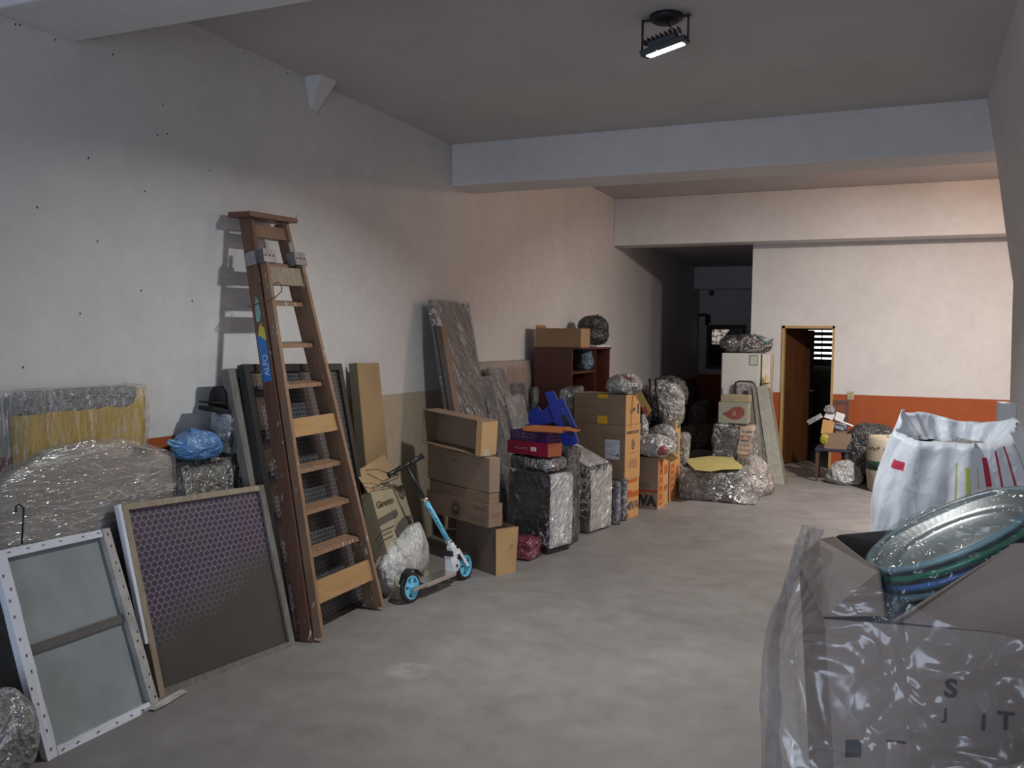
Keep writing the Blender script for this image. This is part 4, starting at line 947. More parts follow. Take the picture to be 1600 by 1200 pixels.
for z, a, b in ((zsh, yS0+th, ymid-th/2), (zsh-.42, yS0+th, ymid-th/2), (.06, yS0+th, yS1-th), (zsh-.42, ymid+th/2, yS1-th)):
    bm = BM(); box(bm, xf-sd+.01, xf-.012, a, b, z-.02, z); part('shelf', bm, MAHOG, t)
bm = BM(); box(bm, xf-sd+.03, xf+.008, ymid-.02, yS1+.01, zS+th+.001, zS+th+.016); single('white_board', bm, WHITEP, 'flat white board lying on top of the mahogany shelf unit', 'board')
cb_ = P(915, 575, x=xf-.12); bm = blob((xf-.14, cb_.y, zsh+.115), (.11, .105, .13), 5, 4, 2.3, .02, 8, floor=zsh+.002)
single('blue_bag', bm, wrapmat('blue_bag_dim', (.07, .13, .20), (.12, .20, .29), 7, (1, 1, 1), .4, .6, .03, milky=.1, fine=.3), 'pale blue plastic bag inside the upper shelf compartment', 'bag', smooth=True)
# carton on top: face 837-908, right face 908-921
zT = zS+th
b6 = B3((908, 513), (838, 509), (921, 516), (906, 543), y=yS0-.02, z0=None)
b6.info('topcarton')
b6.b = V((0, .30, 0)); b6.a = V((-.50, 0, 0)); b6.o.z = zT+.002; b6.c = V((0, 0, max(.12, b6.zt-zT-.002)))
t = thing('carton', 'long light brown carton lying on top of the mahogany shelf unit', 'carton', b6.base())
panels(t, b6.o, b6.a, b6.b, b6.c, CARDO if 0 else mat('cardboard_warm', (.33, .20, .10), .8, var=.08, scale=3), top=False, flaps=(('l', 8, .03),))
cB = P(925, 518, x=xf-.20)
zb0 = zT+.02
bb = blob((xf-.22, yx(925, 520, xf-.22)+.05, zb0+.17), (.17, .21, .175), 8, 5, 2.6, .022, 8, floor=zb0)
t = thing('rubbish_bag', 'black bulging bag behind the long carton on the shelf unit', 'bag', (xf-.22, cB.y, zb0))
BAGK = wrapmat('black_bag', (.008, .008, .009), (.018, .018, .019), 6, (1, 1, 1), .34, 0.40, .04, milky=.01, fine=.3)
part('bag_body', bb, BAGK, t, smooth=True)
k0 = P(932, 496, x=xf-.16); bm = BM(); tube(bm, [k0-V((0, 0, .06)), k0, k0+V((0, .03, .02)), k0+V((.02, .06, -.01))], [.03, .015, .02, .006], 8); part('bag_knot', bm, BAGK, t, smooth=True)
# ================================================================== BLACK WRAPPED CABINETS
sB = fl(857, 868); b7 = B3((856, 742), (790, 742), (891, 736), (857, 868), z0=0); b7.info('speaker')
b7.a = b7.a.normalized()*min(max(b7.a.length, .40), .48)
t = thing('wrapped_cabinet', 'black cabinet in silvery stretch film, nearest of the wrapped cabinets', 'cabinet', b7.base())
bm = BM(); pbox(bm, b7.o+V((0, 0, .03)), b7.a, b7.b, b7.c-V((0, 0, .03)), .006); part('cabinet_body', bm, mat('black_cabinet', (.012, .012, .013), .35), t)
bm = BM(); pbox(bm, b7.o+b7.b.normalized()*.01, b7.a, b7.b*.95, (0, 0, .035)); part('plinth', bm, mat('dark_plinth', (.03, .028, .026), .6), t)
FSIL = film('painted_glint_film', (.72, .70, .68), op=.22, scale=6, bs=1, bd=.045, stretch=(1, 2.6, .4), rot=(.7, 0, 0), rough=.14, glint=1.4)  # silvery look is lamp highlight painted in as white lines
FBLK = film('dark_side_film', (.6, .62, .68), op=.01, scale=5, bs=.8, bd=.02, rough=.12, gb=.06, glint=.25)
wrap(t, b7.o+V((0, 0, .06)), b7.a, b7.b, b7.c-V((0, 0, .06)), .012, FBLK, 3, .005, 20)
n7 = V((b7.b.y, -b7.b.x, 0)).normalized()
bm = rbox(b7.o+V((0, 0, .055))+n7*.022, b7.b, n7*.01, b7.c-V((0, 0, .05)), 16, 0, .004, .005, 9, 5); part('glint_sheet', bm, FSIL, t, smooth=True)  # added bright sheet on the lit side, highlight in its colour
# bundle on it, magenta box on the bundle
zb = b7.zt+.015; zm = P(856, 716, y=b7.o.y).z
bm = rbox(b7.o+b7.a*.0+V((0, 0, b7.zt+.012)), b7.a*1.02, b7.b*.9, (0, 0, zm-zb-.006), 14, .03, .04, .014, 8, 7, keepz=b7.zt+.012)
single('wrapped_bundle', bm, wrapmat('wrap_darkbundle', (.025, .025, .027), (.15, .145, .135), 7, (1, 1, 1), .13, .6, .035, milky=.07), 'crinkled film wrapped bundle between black cabinet and magenta box', 'bundle', smooth=True)
b8 = B3((856, 694), (789, 697), (877, 693), (856, 716), y=b7.o.y); b8.info('magenta')
b8.o.z = zm+.004; hh = b8.zt-b8.o.z; b8.a = b7.a.normalized()*.42; b8.b = b7.b.normalized()*.17
t = thing('magenta_box', 'flat magenta cardboard box with a small white label, on the crinkled bundle', 'box', b8.base())
bm = BM(); pbox(bm, b8.o, b8.a, b8.b, (0, 0, hh), .004); part('box_body', bm, MAG, t)
xa = -b8.a.normalized(); oo = b8.o+b8.a
decal('warm_lit_end', mat('magenta_card_warm_lit', (.28, .075, .03), .5), t, b8.o, b8.b.normalized(), lz, 0, b8.b.length, 0, hh, .002)  # orange tint is warm lamp light put into the colour
decal('white_label', mat('white_sticker', (.6, .6, .56), .6, bs=0), t, b8.o, xa, lz, -.17, -.115, hh*.35, hh*.65, .002)
for k in (0, 1): decal('label_line', INKG, t, b8.o, xa, lz, -.16, -.125, hh*(.43+.1*k), hh*(.46+.1*k), .003)
for k in (0, 1): decal('print_line', mat('pink_print', (.45, .25, .28), .6, bs=0), t, b8.o, xa, lz, -.34, -.205, hh*(.42+.1*k), hh*(.45+.1*k), .002)
# purple grid tray
zt8 = b8.o.z+hh+.003; PUR = mat('purple_plastic', (.045, .012, .075), .35, bs=0)
t = thing('grid_tray', 'dark purple plastic crate with a lattice rim on the magenta box', 'crate', b8.base()+V((0, 0, hh)))
A_, Bv = b8.a.normalized(), b8.b.normalized(); W8, D8 = b8.a.length*.92, b8.b.length*.9; oz = V((b8.o.x, b8.o.y, zt8))+A_*.01+Bv*.005; hz = P(850, 677, y=b7.o.y).z-zt8
bm = BM(); pbox(bm, oz, A_*W8, Bv*D8, (0, 0, .006)); part('tray_floor', bm, PUR, t)
bm = BM()
for r in range(3):
    for (s0, dd, L) in ((oz, A_, W8), (oz+Bv*(D8-.005), A_, W8), (oz, Bv, D8), (oz+A_*(W8-.005), Bv, D8)):
        pbox(bm, s0+V((0, 0, hz*(r+1)/3-.008)), dd*L, dd.cross(lz)*.005, (0, 0, .008))
for k in range(15):
    for s0 in (oz, oz+Bv*(D8-.005)): pbox(bm, s0+A_*(W8*(k+.2)/15), A_*.006, Bv*.005, (0, 0, hz))
for k in range(9):
    for s0 in (oz, oz+A_*(W8-.005)): pbox(bm, s0+Bv*(D8*(k+.2)/9), Bv*.006, A_*.005, (0, 0, hz))
part('lattice', bm, PUR, t, stuff=True)
zo = zt8+hz; ot = P(870, 668, y=b7.o.y).z
# orange torn box
t = thing('orange_box', 'flat orange torn box lying on the purple crate', 'box', oz+V((0, 0, hz)))
oa, ob = P(878, 672, y=b7.o.y+.05), P(818, 672, y=b7.o.y+.05)
bm = BM(); pbox(bm, V((oa.x, oa.y, zo+.004)), V((ob.x-oa.x, 0, 0)), V((0, .2, 0)), (0, 0, max(.03, oa.z-zo))); part('box_body', bm, mat('orange_card', (.42, .13, .025), .5), t)
bm = BM(); pbox(bm, V((oa.x, oa.y+.02, zo+.03)), V((.09, .05, -.02)), V((-.0, .12, 0)), V((.0, 0, .006))); part('torn_flap', bm, mat('orange_card', (0, 0, 0)), t)
# magenta wrapped box on the floor left of the cabinet
fm = fl(828, 878); fm2 = fl(842, 868)
mo = V((fm.x, fm.y, 0)); mh = P(828, 846, y=fm.y).z
bm = rbox(mo+V((.0, 0, 0)), (-.34, .02, 0), (.02, .22, 0), (0, 0, mh), 12, .02, .03, .010, 8, 9, keepz=0)
single('magenta_package', bm, wrapmat('wrap_magenta', (.16, .008, .035), (.24, .02, .05), 7, (1, 1, 1), .12, .6, .03, milky=.04), 'small magenta film wrapped package on the floor beside the black cabinet', 'package', smooth=True)
# ---- blue plastic piece (moulded stool frame)
xs_ = b7.o.x-.08
def bp(px, py, x): return P(px, py, x=x)
t = thing('stool_frame', 'royal blue moulded plastic stool standing on end behind the orange box', 'stool', (xs_, b7.o.y+.35, zo))
yb = b7.o.y+.42
def slab(pts, d, m=BLUEP, name='panel', yy=None):
    bm = BM(); prism(bm, [P(a, b, y=yy or yb) for a, b in pts], d); part(name, bm, m, t)
slab([(851, 613), (864, 611), (903, 690), (893, 697), (880, 697)], (0, .03, 0), name='seat_edge')
for pts in ([(864, 628), (880, 623), (884, 634), (870, 640)], [(868, 650), (878, 646), (880, 652), (872, 656)], [(886, 676), (897, 671), (903, 692), (893, 697)]):
    slab(pts, (0, .03, 0), name='leg_web', yy=yb+.002)
slab([(880, 640), (884, 634), (900, 668), (897, 672)], (0, .03, 0), name='outer_rib')
slab([(876, 651), (882, 647), (896, 672), (897, 682), (889, 680)], (0, .002, 0), mat('slot_shadow_blue', (.004, .006, .03), .6), name='slot_shade_plate', yy=yb-.003)  # dark plate over the beam, shade of an opening put into colour
slab([(826, 664), (860, 630), (863, 636), (866, 660), (846, 664), (826, 676)], (0, .05, 0), name='leg', yy=yb+.035)
slab([(828, 640), (840, 636), (850, 650), (846, 664), (830, 668), (825, 655)], (0, .04, 0), name='leg', yy=yb+.09)
# it stands on a wrapped pile behind the cabinet
zbase = min(P(885, 697, y=yb).z, P(830, 676, y=yb).z)-.004
px0, px1 = P(828, 690, y=yb).x, P(893, 690, y=yb).x
bm = rbox((px0-.0, yb-.12, 0), (px1-px0+.03, 0, 0), (0, .30, 0), (0, 0, zbase-.01), 12, 0, .03, .008, 7, 22, keepz=0)
single('wrapped_bundle', bm, WDK, 'dark film wrapped pile that carries the blue stool behind the black cabinet', 'bundle', smooth=True)
# ---- second cabinet with slanting top
oA = fl(917, 834); oC = fl(950, 823); y2_ = oA.y
zf = P(916, 735, y=y2_).z; eb = V((oC.x-oA.x, oC.y-oA.y, 0)); ea = V((-eb.y, eb.x, 0)).normalized()*.36
bt = P(880, 704, y=y2_+.04); bt2 = P(914, 695, y=oC.y+.06)
zback = bt.z if bt.z > zf else zf+.15
zback = zf+.14
lo_, hi_ = zf, zf+.5
p_ = V((oA.x, oA.y, 0))+ea
for _ in range(30):
    m_ = (lo_+hi_)/2; c_ = V((p_.x, p_.y, m_))-CAM; pyy = 600-F*c_.dot(UP)/c_.dot(FW)
    if pyy > 703: lo_ = m_
    else: hi_ = m_
zback = lo_
t = thing('wrapped_cabinet', 'grey cabinet with slanting top in silvery stretch film, second of the wrapped cabinets', 'cabinet', oA+(ea+eb)/2)
def slant(g=0, z0=0):
    o = V((oA.x, oA.y, z0)); a_, b_ = ea.normalized(), eb.normalized(); o = o-a_*g-b_*g; A2, B2 = ea+a_*2*g, eb+b_*2*g
    return [o, o+B2, o+B2+A2, o+A2, o+V((0, 0, zf+g-z0)), o+B2+V((0, 0, zf+g-z0)), o+B2+A2+V((0, 0, zback+g-z0)), o+A2+V((0, 0, zback+g-z0))]
bm = BM(); hexa(bm, slant()); part('cabinet_body', bm, mat('grey_cabinet', (.03, .029, .027), .4), t)
bm = BM(); hexa(bm, slant(.016, .012)); subd(bm, 16); crumple(bm, .006, 9, 4, keepz=.012)
an2, bn2 = ea.normalized(), eb.normalized(); o2_ = V((oA.x, oA.y, .02))-an2*.034
fb_ = rbox(o2_, eb, an2*.008, (0, 0, zf-.02), 14, 0, .004, .004, 9, 5); part('glint_sheet', fb_, FSIL, t, smooth=True)  # added bright sheets paint the sheen of the lit side and top
ft = rbox(V((oA.x, oA.y, zf+.03)), eb, an2*.36+V((0, 0, zback-zf)), (0, 0, .008), 10, 0, .004, .004, 9, 6); part('glint_sheet', ft, FSIL, t, smooth=True)
part('plastic_wrap', bm, film('cab2_film', (.70, .69, .66), op=.03, gb=.08, scale=6, bs=1, bd=.04, stretch=(1, 2.4, .45), rot=(.55, 0, 0), rough=.14), t, smooth=True)
# grey wrapped box between blue stool and tall cartons
q1_ = P(865, 600, x=xf+.10); b9 = B3((900, 608), (868, 602), (914, 603), (900, 700), y=yx(900, 608, xf+.22)); b9.info('greybox')
b9.o.z = 0; b9.c = V((0, 0, b9.zt))
bm = rbox(b9.o, b9.a.normalized()*.17, b9.b, b9.c, 14, 0, .03, .008, 8, 6, keepz=0)
single('wrapped_box', bm, WGD, 'tall grey film wrapped box in front of the mahogany shelf unit', 'box', smooth=True)
# small wrapped rolls at the floor
WBL = wrapmat('wrap_bluegrey', (.07, .09, .13), (.22, .22, .24), 14, (1, 1, .6), .12, 1, .03, milky=.3)
for k, (px, py, pt, r, lb) in enumerate(((962, 819, 752, .042, 'short bluish film wrapped roll standing beside the slanting cabinet'), (972, 813, 747, .045, 'short silvery film wrapped roll standing against the orange printed carton'))):
    c = fl(px, py); zt_ = P(px, pt, y=c.y).z; bm = BM(); tube(bm, [(c.x, c.y, 0)]+[(c.x, c.y, zt_*f) for f in (.2, .4, .6, .8, .95)]+[(c.x, c.y, zt_)], [r]*6+[r*.6], 18); crumple(bm, .005, 18, k, keepz=0)
    single('wrapped_roll', bm, WBL, lb, 'roll', smooth=True)
# ================================================================== TALL CARTON STACK
o0 = fl(976, 812); o1 = fl(997, 805); z1_ = P(976, 750, y=o0.y).z
e1 = V((o1.x-o0.x, o1.y-o0.y, 0)); e1n = e1.normalized(); p1n = V((-e1n.y, e1n.x, 0))
D3 = e1.length; W3 = .56
t = thing('carton', 'orange printed carton at the foot of the tall carton stack', 'carton', o0+p1n*W3/2+e1/2, 'cartons in the tall stack')
panels(t, o0, e1, p1n*W3, (0, 0, z1_), CARDO, top=True)
decal('orange_print', INKO, t, o0, e1n, lz, .0, D3*1.0, z1_*.52, z1_*.66)
decal('orange_print', INKO, t, o0, e1n, lz, .0, D3*.45, z1_*.62, z1_*.72)
decal('orange_print', INKO, t, o0, e1n, lz, .02, D3*.3, z1_*.02, z1_*.12)
text('lettering', 'MIVA', INKG, t, o0+e1n*.02+lz*z1_*.2, e1n, lz, w=D3*.92, h=z1_*.22, bold=.03)
decal('orange_print', INKO, t, o0, e1n, lz, .0, D3*.9, z1_*.9, z1_*.98)
# grey carton beside it (under the brown one)
zs1_ = z1_+.003; zl = P(970, 664, y=o0.y).z; zu = P(969, 617, y=o0.y).z
t = thing('carton', 'tall carton with oval emblem and narrow lettering, middle of the tall stack', 'carton', o0+p1n*W3/2+lz*zs1_, 'cartons in the tall stack')
oM = o0-e1n*.02+lz*zs1_; eM = e1n*(D3+.03)
panels(t, oM, eM, p1n*W3, (0, 0, zl-zs1_-.003), CARD, top=True)
hM = zl-zs1_-.003
decal('painted_lit_side', CARDO, t, oM, e1n, lz, 0, D3+.03, .0, hM, .001)  # side face in brighter card, warm lamp light painted in
text('lettering', 'TAKEPLATOS', INK, t, oM+e1n*.02+lz*hM*.83, e1n, lz, w=D3*.9, h=.03, off=.003, bold=.02)
ce = D3*.58; decal('oval_emblem', INKG, t, oM, e1n, lz, ce-.03, ce+.03, hM*.53, hM*.73, .0025, 'disc'); decal('oval_emblem_ring', CARDO, t, oM, e1n, lz, ce-.018, ce+.018, hM*.56, hM*.70, .0035, 'disc', inner=.7)
for k in range(5): decal('print_line', INKG, t, oM, e1n, lz, D3*(.32-.02*k), D3*(.88+.01*k), hM*(.34-.035*k), hM*(.35-.035*k), .0025)
decal('print_line', INKG, t, oM, e1n, lz, D3*.38, D3*.75, hM*.47, hM*.48, .0025)
oL = oM+p1n*W3; fx_ = -p1n
decal('shipping_label', PAPER, t, oM, fx_, lz, -.21, -.055, hM*.36, hM*.72, .003)
for k in range(7):
    if k != 3: decal('label_line', INKG, t, oM, fx_, lz, -.20, -.075-.02*(k % 3), hM*(.66-.038*k), hM*(.668-.038*k), .004)
decal('label_triangle', INK, t, oM, fx_, lz, [(-.085, hM*.42), (-.06, hM*.42), (-.0725, hM*.48)], None, None, None, .0045, 'poly')
oU = oM+e1n*.0+lz*(zl-zs1_); hU = zu-zl
t = thing('carton', 'square brown carton sealed with yellow tape, topmost of the tall stack', 'carton', oU+p1n*.25, 'cartons in the tall stack')
panels(t, oU, eM*.96, p1n*W3, (0, 0, hU), CARD, top=True)
decal('painted_lit_side', CARDL if 0 else CARDO, t, oU, e1n, lz, 0, (D3+.03)*.96, .0, hU, .001)  # lamp-lit side again painted in brighter card
for z0_, z1q in ((.86, .99), (-.0, .27)):
    decal('yellow_tape', TAPEY, t, oU, fx_, lz, -.30, -.19, hU*z0_, hU*z1q, .003)
decal('green_mark', mat('olive_ink', (.22, .20, .05), .7, bs=0), t, oU, e1n, lz, D3*.3, D3*.55, hU*.38, hU*.5, .002)
decal('dark_mark', INKG, t, oU, e1n, lz, D3*.5, D3*.68, hU*.45, hU*.56, .0025); decal('dark_mark', INK, t, oU, e1n, lz, D3*.86, D3*.96, hU*.33, hU*.68, .002)
# grey carton low left of the stack
g0 = fl(968, 815); bm = BM()
# torn film bag with red, on the stack
zz = zu+.003; cR = P(975, 600, y=oU.y+.15)
bm = blob((cR.x, cR.y, zz+.085), (.17, .15, .10), 13, 5, 2.2, .02, 6, floor=zz, rot=.5)
t = thing('plastic_bag', 'clear film bag with red card inside, on top of the tall carton stack', 'bag', (cR.x, cR.y, zz))
part('bag_body', bm, wrapmat('bag_greyclear', (.17, .16, .155), (.30, .29, .28), 7, (1, 1, 1), .15, 0.45, .03, milky=.25, fine=.3), t, smooth=True)
pr_ = [P(*k, y=oU.y+.16) for k in ((975, 586), (988, 590), (991, 606), (986, 602))]
bm = BM(); prism(bm, pr_, (.02, -.1, 0)); part('red_card', bm, mat('red_card', (.28, .045, .02), .5), t)
# ================================================================== PRINTED CARTONS WITH BAGS
fN = fl(1027, 797); fN2 = fl(1043, 786); eN = V((fN2.x-fN.x, fN2.y-fN.y, 0)); eNn = eN.normalized(); pN = V((-eNn.y, eNn.x, 0))
wN = abs(P(996, 795, y=fN.y).x-fN.x)*1.12; zN = P(1027, 716, y=fN.y).z
t = thing('carton', 'brown carton with large dark lettering, a red stripe and orange side', 'carton', fN+(eN+pN*wN)/2, 'printed cartons by the bags')
panels(t, fN, eN, pN*wN, (0, 0, zN), CARDG, top=True)
fo = fN+pN*wN
text('lettering', 'IVA', INK, t, fN+pN*wN*.93+lz*.03, -pN, lz, w=wN*.90, h=zN*.22, off=.003, bold=.08)
decal('red_stripe', INKR, t, fN, -pN, lz, -wN, 0, zN*.33, zN*.375, .002)
for k in range(4): decal('print_line', INKG, t, fN, -pN, lz, -wN*.9, -wN*.3, zN*(.5-.025*k), zN*(.506-.025*k), .002)
def orange_side(t, o, e, L, h):
    decal('painted_lit_side', CARDO, t, o, e, lz, 0, L, 0, h, .001)  # brighter card under the print, lamp light painted in
    decal('orange_print', INKO, t, o, e, lz, L*.08, L*.45, h*.06, h*.93, .002)
    for k in range(5): decal('orange_lettering', CARDO, t, o, e, lz, L*.15, L*.38, h*(.12+.16*k), h*(.17+.16*k), .003)
    decal('orange_print', INKO, t, o, e, lz, L*.58, L*.9, h*.3, h*.4, .002); decal('orange_print', INKO, t, o, e, lz, L*.6, L*.9, h*.62, h*.8, .002)
orange_side(t, fN, eNn, eN.length, zN)
f2_ = fl(1045, 785); f3_ = fl(1061, 774); e2_ = V((f3_.x-f2_.x, f3_.y-f2_.y, 0)); e2n = e2_.normalized(); z2_ = P(1045, 722, y=f2_.y).z
f2_ = V((f2_.x, max(f2_.y, fN2.y+.02), 0))
t = thing('carton', 'orange sided carton directly behind the one with dark lettering', 'carton', f2_+e2_/2+pN*.2, 'printed cartons by the bags')
panels(t, f2_, e2_, V((-e2n.y, e2n.x, 0))*.42, (0, 0, z2_), CARDG, top=True); orange_side(t, f2_, e2n, e2_.length, z2_)
# bags on and behind them
CLB = wrapmat('bag_whitish', (.27, .265, .26), (.42, .41, .40), 5, (1, 1, 1), .2, 0.40, .035, milky=.25, fine=.3)
GRB = wrapmat('bag_grey', (.12, .118, .112), (.22, .215, .205), 6, (1, 1, 1), .2, 0.40, .035, milky=.2, fine=.3)
c = P(1022, 697, y=fN.y+.12); zz = zN+.004
bm = blob((c.x, c.y, zz+.10), (.21, .17, .115), 19, 5, 2.3, .022, 5, floor=zz)
t = thing('plastic_bag', 'whitish plastic bag with red things inside, lying on the lettered carton', 'bag', (c.x, c.y, zz)); part('bag_body', bm, CLB, t, smooth=True)
bm = blob(P(1034, 703, y=c.y-.13), (.06, .05, .05), 3, 3, 2.2, .012, 12); part('red_content', bm, mat('dull_red', (.26, .07, .065), .4), t, smooth=True)
bm = BM(); prism(bm, [P(*k, y=c.y-.02) for k in ((1036, 716), (1047, 705), (1060, 715), (1050, 722))], (0, .05, .0)); part('yellow_card', bm, mat('yellow_card', (.38, .26, .06), .6), t)
c = P(1034, 675, y=f2_.y+.15); zz = z2_+.004
bm = blob((c.x, c.y, (c.z+zz)/2+.02), (.17, .15, max(.12, (c.z-zz)/2+.06)), 23, 5, 2.4, .02, 5, floor=zz)
t = thing('plastic_bag', 'dull grey plastic bag with a red label behind the whitish bag', 'bag', (c.x, c.y, zz)); part('bag_body', bm, GRB, t, smooth=True)
bm = BM(); prism(bm, [P(*k, y=c.y-.16) for k in ((1036, 686), (1049, 690), (1051, 698), (1038, 692))], (0, .01, 0)); part('red_label', bm, mat('red_label', (.36, .03, .03), .5), t)
# pale wrapped block
b10 = B3((1074, 678), (1058, 674), (1079, 676), (1076, 716), y=f3_.y+.12); b10.info('pale'); b10.o.z = 0; b10.c = V((0, 0, b10.zt))
bm = rbox(b10.o, b10.a.normalized()*.2, b10.b.normalized()*.2, b10.c, 12, .0, .05, .012, 7, 6, keepz=0)
single('wrapped_block', bm, wrapmat('wrap_pale_brown', (.20, .18, .16), (.30, .27, .24), 8, (1, 1, .6), .25, .7, .03, milky=.2), 'pale wrapped upright block behind the printed cartons', 'package', smooth=True)
# narrow grey bags and torn card right of the tall stack
c = P(1003, 662, y=fN.y+.36); zz = zN+.004
bm = blob((c.x, c.y, (c.z+zz)/2), (.07, .07, (c.z-zz)/2+.10), 31, 5, 2.4, .016, 7, floor=zz)
single('plastic_bag', bm, wrapmat('bag_greenish', (.17, .18, .175), (.30, .31, .30), 7, (1, 1, 1), .15, 0.45, .03, milky=.25, fine=.3), 'tall crinkled translucent bag squeezed right of the tall carton stack', 'bag', smooth=True)
bm = BM(); prism(bm, [P(*k, y=oU.y+.13) for k in ((993, 619), (1001, 611), (1018, 641), (1011, 651))], (0, .008, 0))
t = single('printed_card', bm, mat('yellow_card', (0, 0, 0)), 'yellow card with red print stuck between the stack and the clear wrapped bundle', 'card')
decal('red_print', mat('red_label', (0, 0, 0)), t, P(1003, 640, y=oU.y+.129), (1, 0, 0), lz, [(0, 0), (.03, .04), (.06, -.02), (.045, -.06)], None, None, None, .002, 'poly')
for o in (bpy.data.objects[-1],): pass
# clear / black wrapped bundle
yc = fN.y+.95
c = P(1032, 638, y=yc); 
BUN = wrapmat('bundle_blackclear', (.012, .012, .012), (.34, .32, .29), 3.2, (1, 1, 1), .14, 0.45, .04, milky=.2)
bm = blob((c.x, c.y, c.z), (.27, .22, .30), 37, 5, 2.5, .018, 3.5)
t = thing('wrapped_bundle', 'tall rounded bundle in clear film with black straps, left of the dark recess', 'bundle', (c.x, c.y, c.z-.3))
part('bundle_body', bm, BUN, t, smooth=True)
for px in (1015, 1024):
    bm = BM(); tube(bm, [P(px+dx, py, y=yc-.22-(.02 if 600 < py < 670 else -.04)) for dx, py in ((0, 592), (2, 615), (5, 640), (7, 672))], .014, 8); part('black_strap', bm, BLACKP, t, smooth=True)
c2 = P(1028, 655, y=yc-.12); zlow = 0
bm = rbox(P(1045, 0, y=yc-.1)*0+V((P(1013, 650, y=yc-.15).x, yc-.2, 0)), (P(1046, 650, y=yc-.15).x-P(1013, 650, y=yc-.15).x, 0, 0), (0, .4, 0), (0, 0, P(1030, 640, y=yc-.2).z), 10, .02, .05, .02, 5, 8, keepz=0)
single('black_sack', bm, mat('black_cloth', (0, 0, 0)), 'matt black sack under the clear wrapped bundle', 'sack', smooth=True)
c = P(1042, 604, y=yc+.25); bm = blob((c.x+.02, c.y, c.z-.08), (.20, .18, .19), 41, 5, 2.4, .03, 6)
single('rubbish_bag', bm, BAGK, 'black rubbish bag showing behind the top of the clear wrapped bundle', 'bag', smooth=True)
bq = P(1047, 648, y=yc-.1); bm = BM(); x0, x1 = P(1047, 660, y=yc-.12).x, P(1057, 660, y=yc-.12).x; box(bm, x0, x1, yc-.15, yc+.1, 0, P(1050, 646, y=yc-.12).z, .004)
single('carton', bm, CARDL, 'slim light brown carton at the right of the matt black sack', 'carton')
# ================================================================== CHEST UNDER FILM, YELLOW CARD
cA = fl(1150, 781); cL = fl(1064, 780)
yC = cL.y+.02; zt = P(1120, 737, y=yC).z
x0, x1 = cL.x+.02, P(1152, 760, y=yC).x
t = thing('wrapped_chest', 'low chest in clear film with dull red base strip, before the dark recess', 'chest', ((x0+x1)/2, yC+.3, 0))
bm = BM(); box(bm, x0, x1, yC, yC+.60, .07, zt-.015, .006); part('chest_body', bm, mat('chest_grey_green', (.13, .14, .115), .6, var=.2), t)
bm = BM(); box(bm, x0+.25, x1-.04, yC-.004, yC+.55, 0.002, .069); part('base_strip', bm, mat('dull_red_base', (.10, .035, .035), .6), t)
CHF = film('chest_film', (.72, .71, .70), op=.16, scale=4, bs=.9, bd=.03, stretch=(1, 1, 1), glint=.5)
bm = rbox((x0-.05, yC-.04, 0), (x1-x0+.10, 0, 0), (0, .68, 0), (0, 0, zt+.005), 26, .02, .05, .016, 6, 14, keepz=0.001)
for v in bm.verts:   # loose film tail spread over the floor on the right
    if v.co.x > x1-.02 and v.co.z < .12: k = (v.co.x-x1+.02)/.08; v.co.x += .22*k*(1-v.co.z/.12); v.co.z *= .5
part('plastic_wrap', bm, CHF, t, smooth=True)
ty_ = zt+.03
pts = [fl(*k, z=ty_) for k in ((1068, 718), (1086, 716), (1118, 712), (1146, 715), (1148, 720), (1160, 728), (1158, 733), (1128, 734), (1108, 737), (1086, 735))]
bm = BM(); prism(bm, pts, (0, 0, .006)); bmesh.ops.triangulate(bm, faces=bm.faces[:])
single('yellow_cardboard', bm, mat('yellow_green_card', (.42, .36, .13), .6, var=.12, scale=5), 'flat yellowish cardboard with ragged edges lying on the film wrapped chest', 'cardboard')
# beige sack at the right end of the chest
c = fl(1172, 776); 
bm = blob((c.x-.02, c.y+.28, .17), (.22, .28, .26), 27, 5, 2.1, .02, 5, floor=0, sag=.35)
single('beige_sack', bm, wrapmat('sack_beige', (.24, .20, .175), (.34, .29, .26), 4, (1, 1, 1), .35, 0.35, .03, milky=.12, fine=.3), 'slumped pale beige plastic sack at the right end of the film wrapped chest', 'sack', smooth=True)
# stack of wrapped books behind, printed carton on top
yb_ = yC+.95
bx0, bx1 = P(1116, 690, y=yb_).x, P(1174, 690, y=yb_).x; zb1 = P(1140, 663, y=yb_).z; zb0 = P(1140, 722, y=yb_).z
xm = P(1156, 690, y=yb_).x
ORD = ['', 'second', 'third', 'fourth', 'fifth', 'sixth', 'seventh', 'eighth', 'ninth', 'tenth', 'eleventh', 'twelfth']
rnd = random.Random(3); hb = (zb1-.02)/13
t0_ = None
for k in range(13):
    bm = BM(); dx = rnd.uniform(-.02, .02); wdt = rnd.uniform(.0, .03)
    box(bm, xm-.02+dx, bx1+dx-wdt, yb_+rnd.uniform(0, .02), yb_+.22, .006+k*hb, .006+(k+1)*hb-.006, .003)
    colr = [(.46, .30, .19), (.40, .31, .22), (.34, .17, .10), (.50, .36, .24)][k % 4]
    place = 'bottom of the stack' if k == 0 else ('top of the stack' if k == 12 else 'in the stack')
    single('book', bm, mat('book_%d' % (k % 4), colr, .6), ('peach' if k % 4 in (0, 3) else 'reddish brown' if k % 4 == 2 else 'pale beige')+' book in the film wrapped stack left of the planks, '+('lowest' if k == 0 else 'topmost' if k == 12 else ORD[k]+' from the bottom'), 'book', 'books stacked under film')
bm = BM(); box(bm, bx0, xm-.03, yb_, yb_+.25, 0, zb1-.04, .004)
t = single('dark_box', bm, mat('dark_album', (.015, .013, .016), .35), 'dark box under film beside the pale stacked books', 'box')
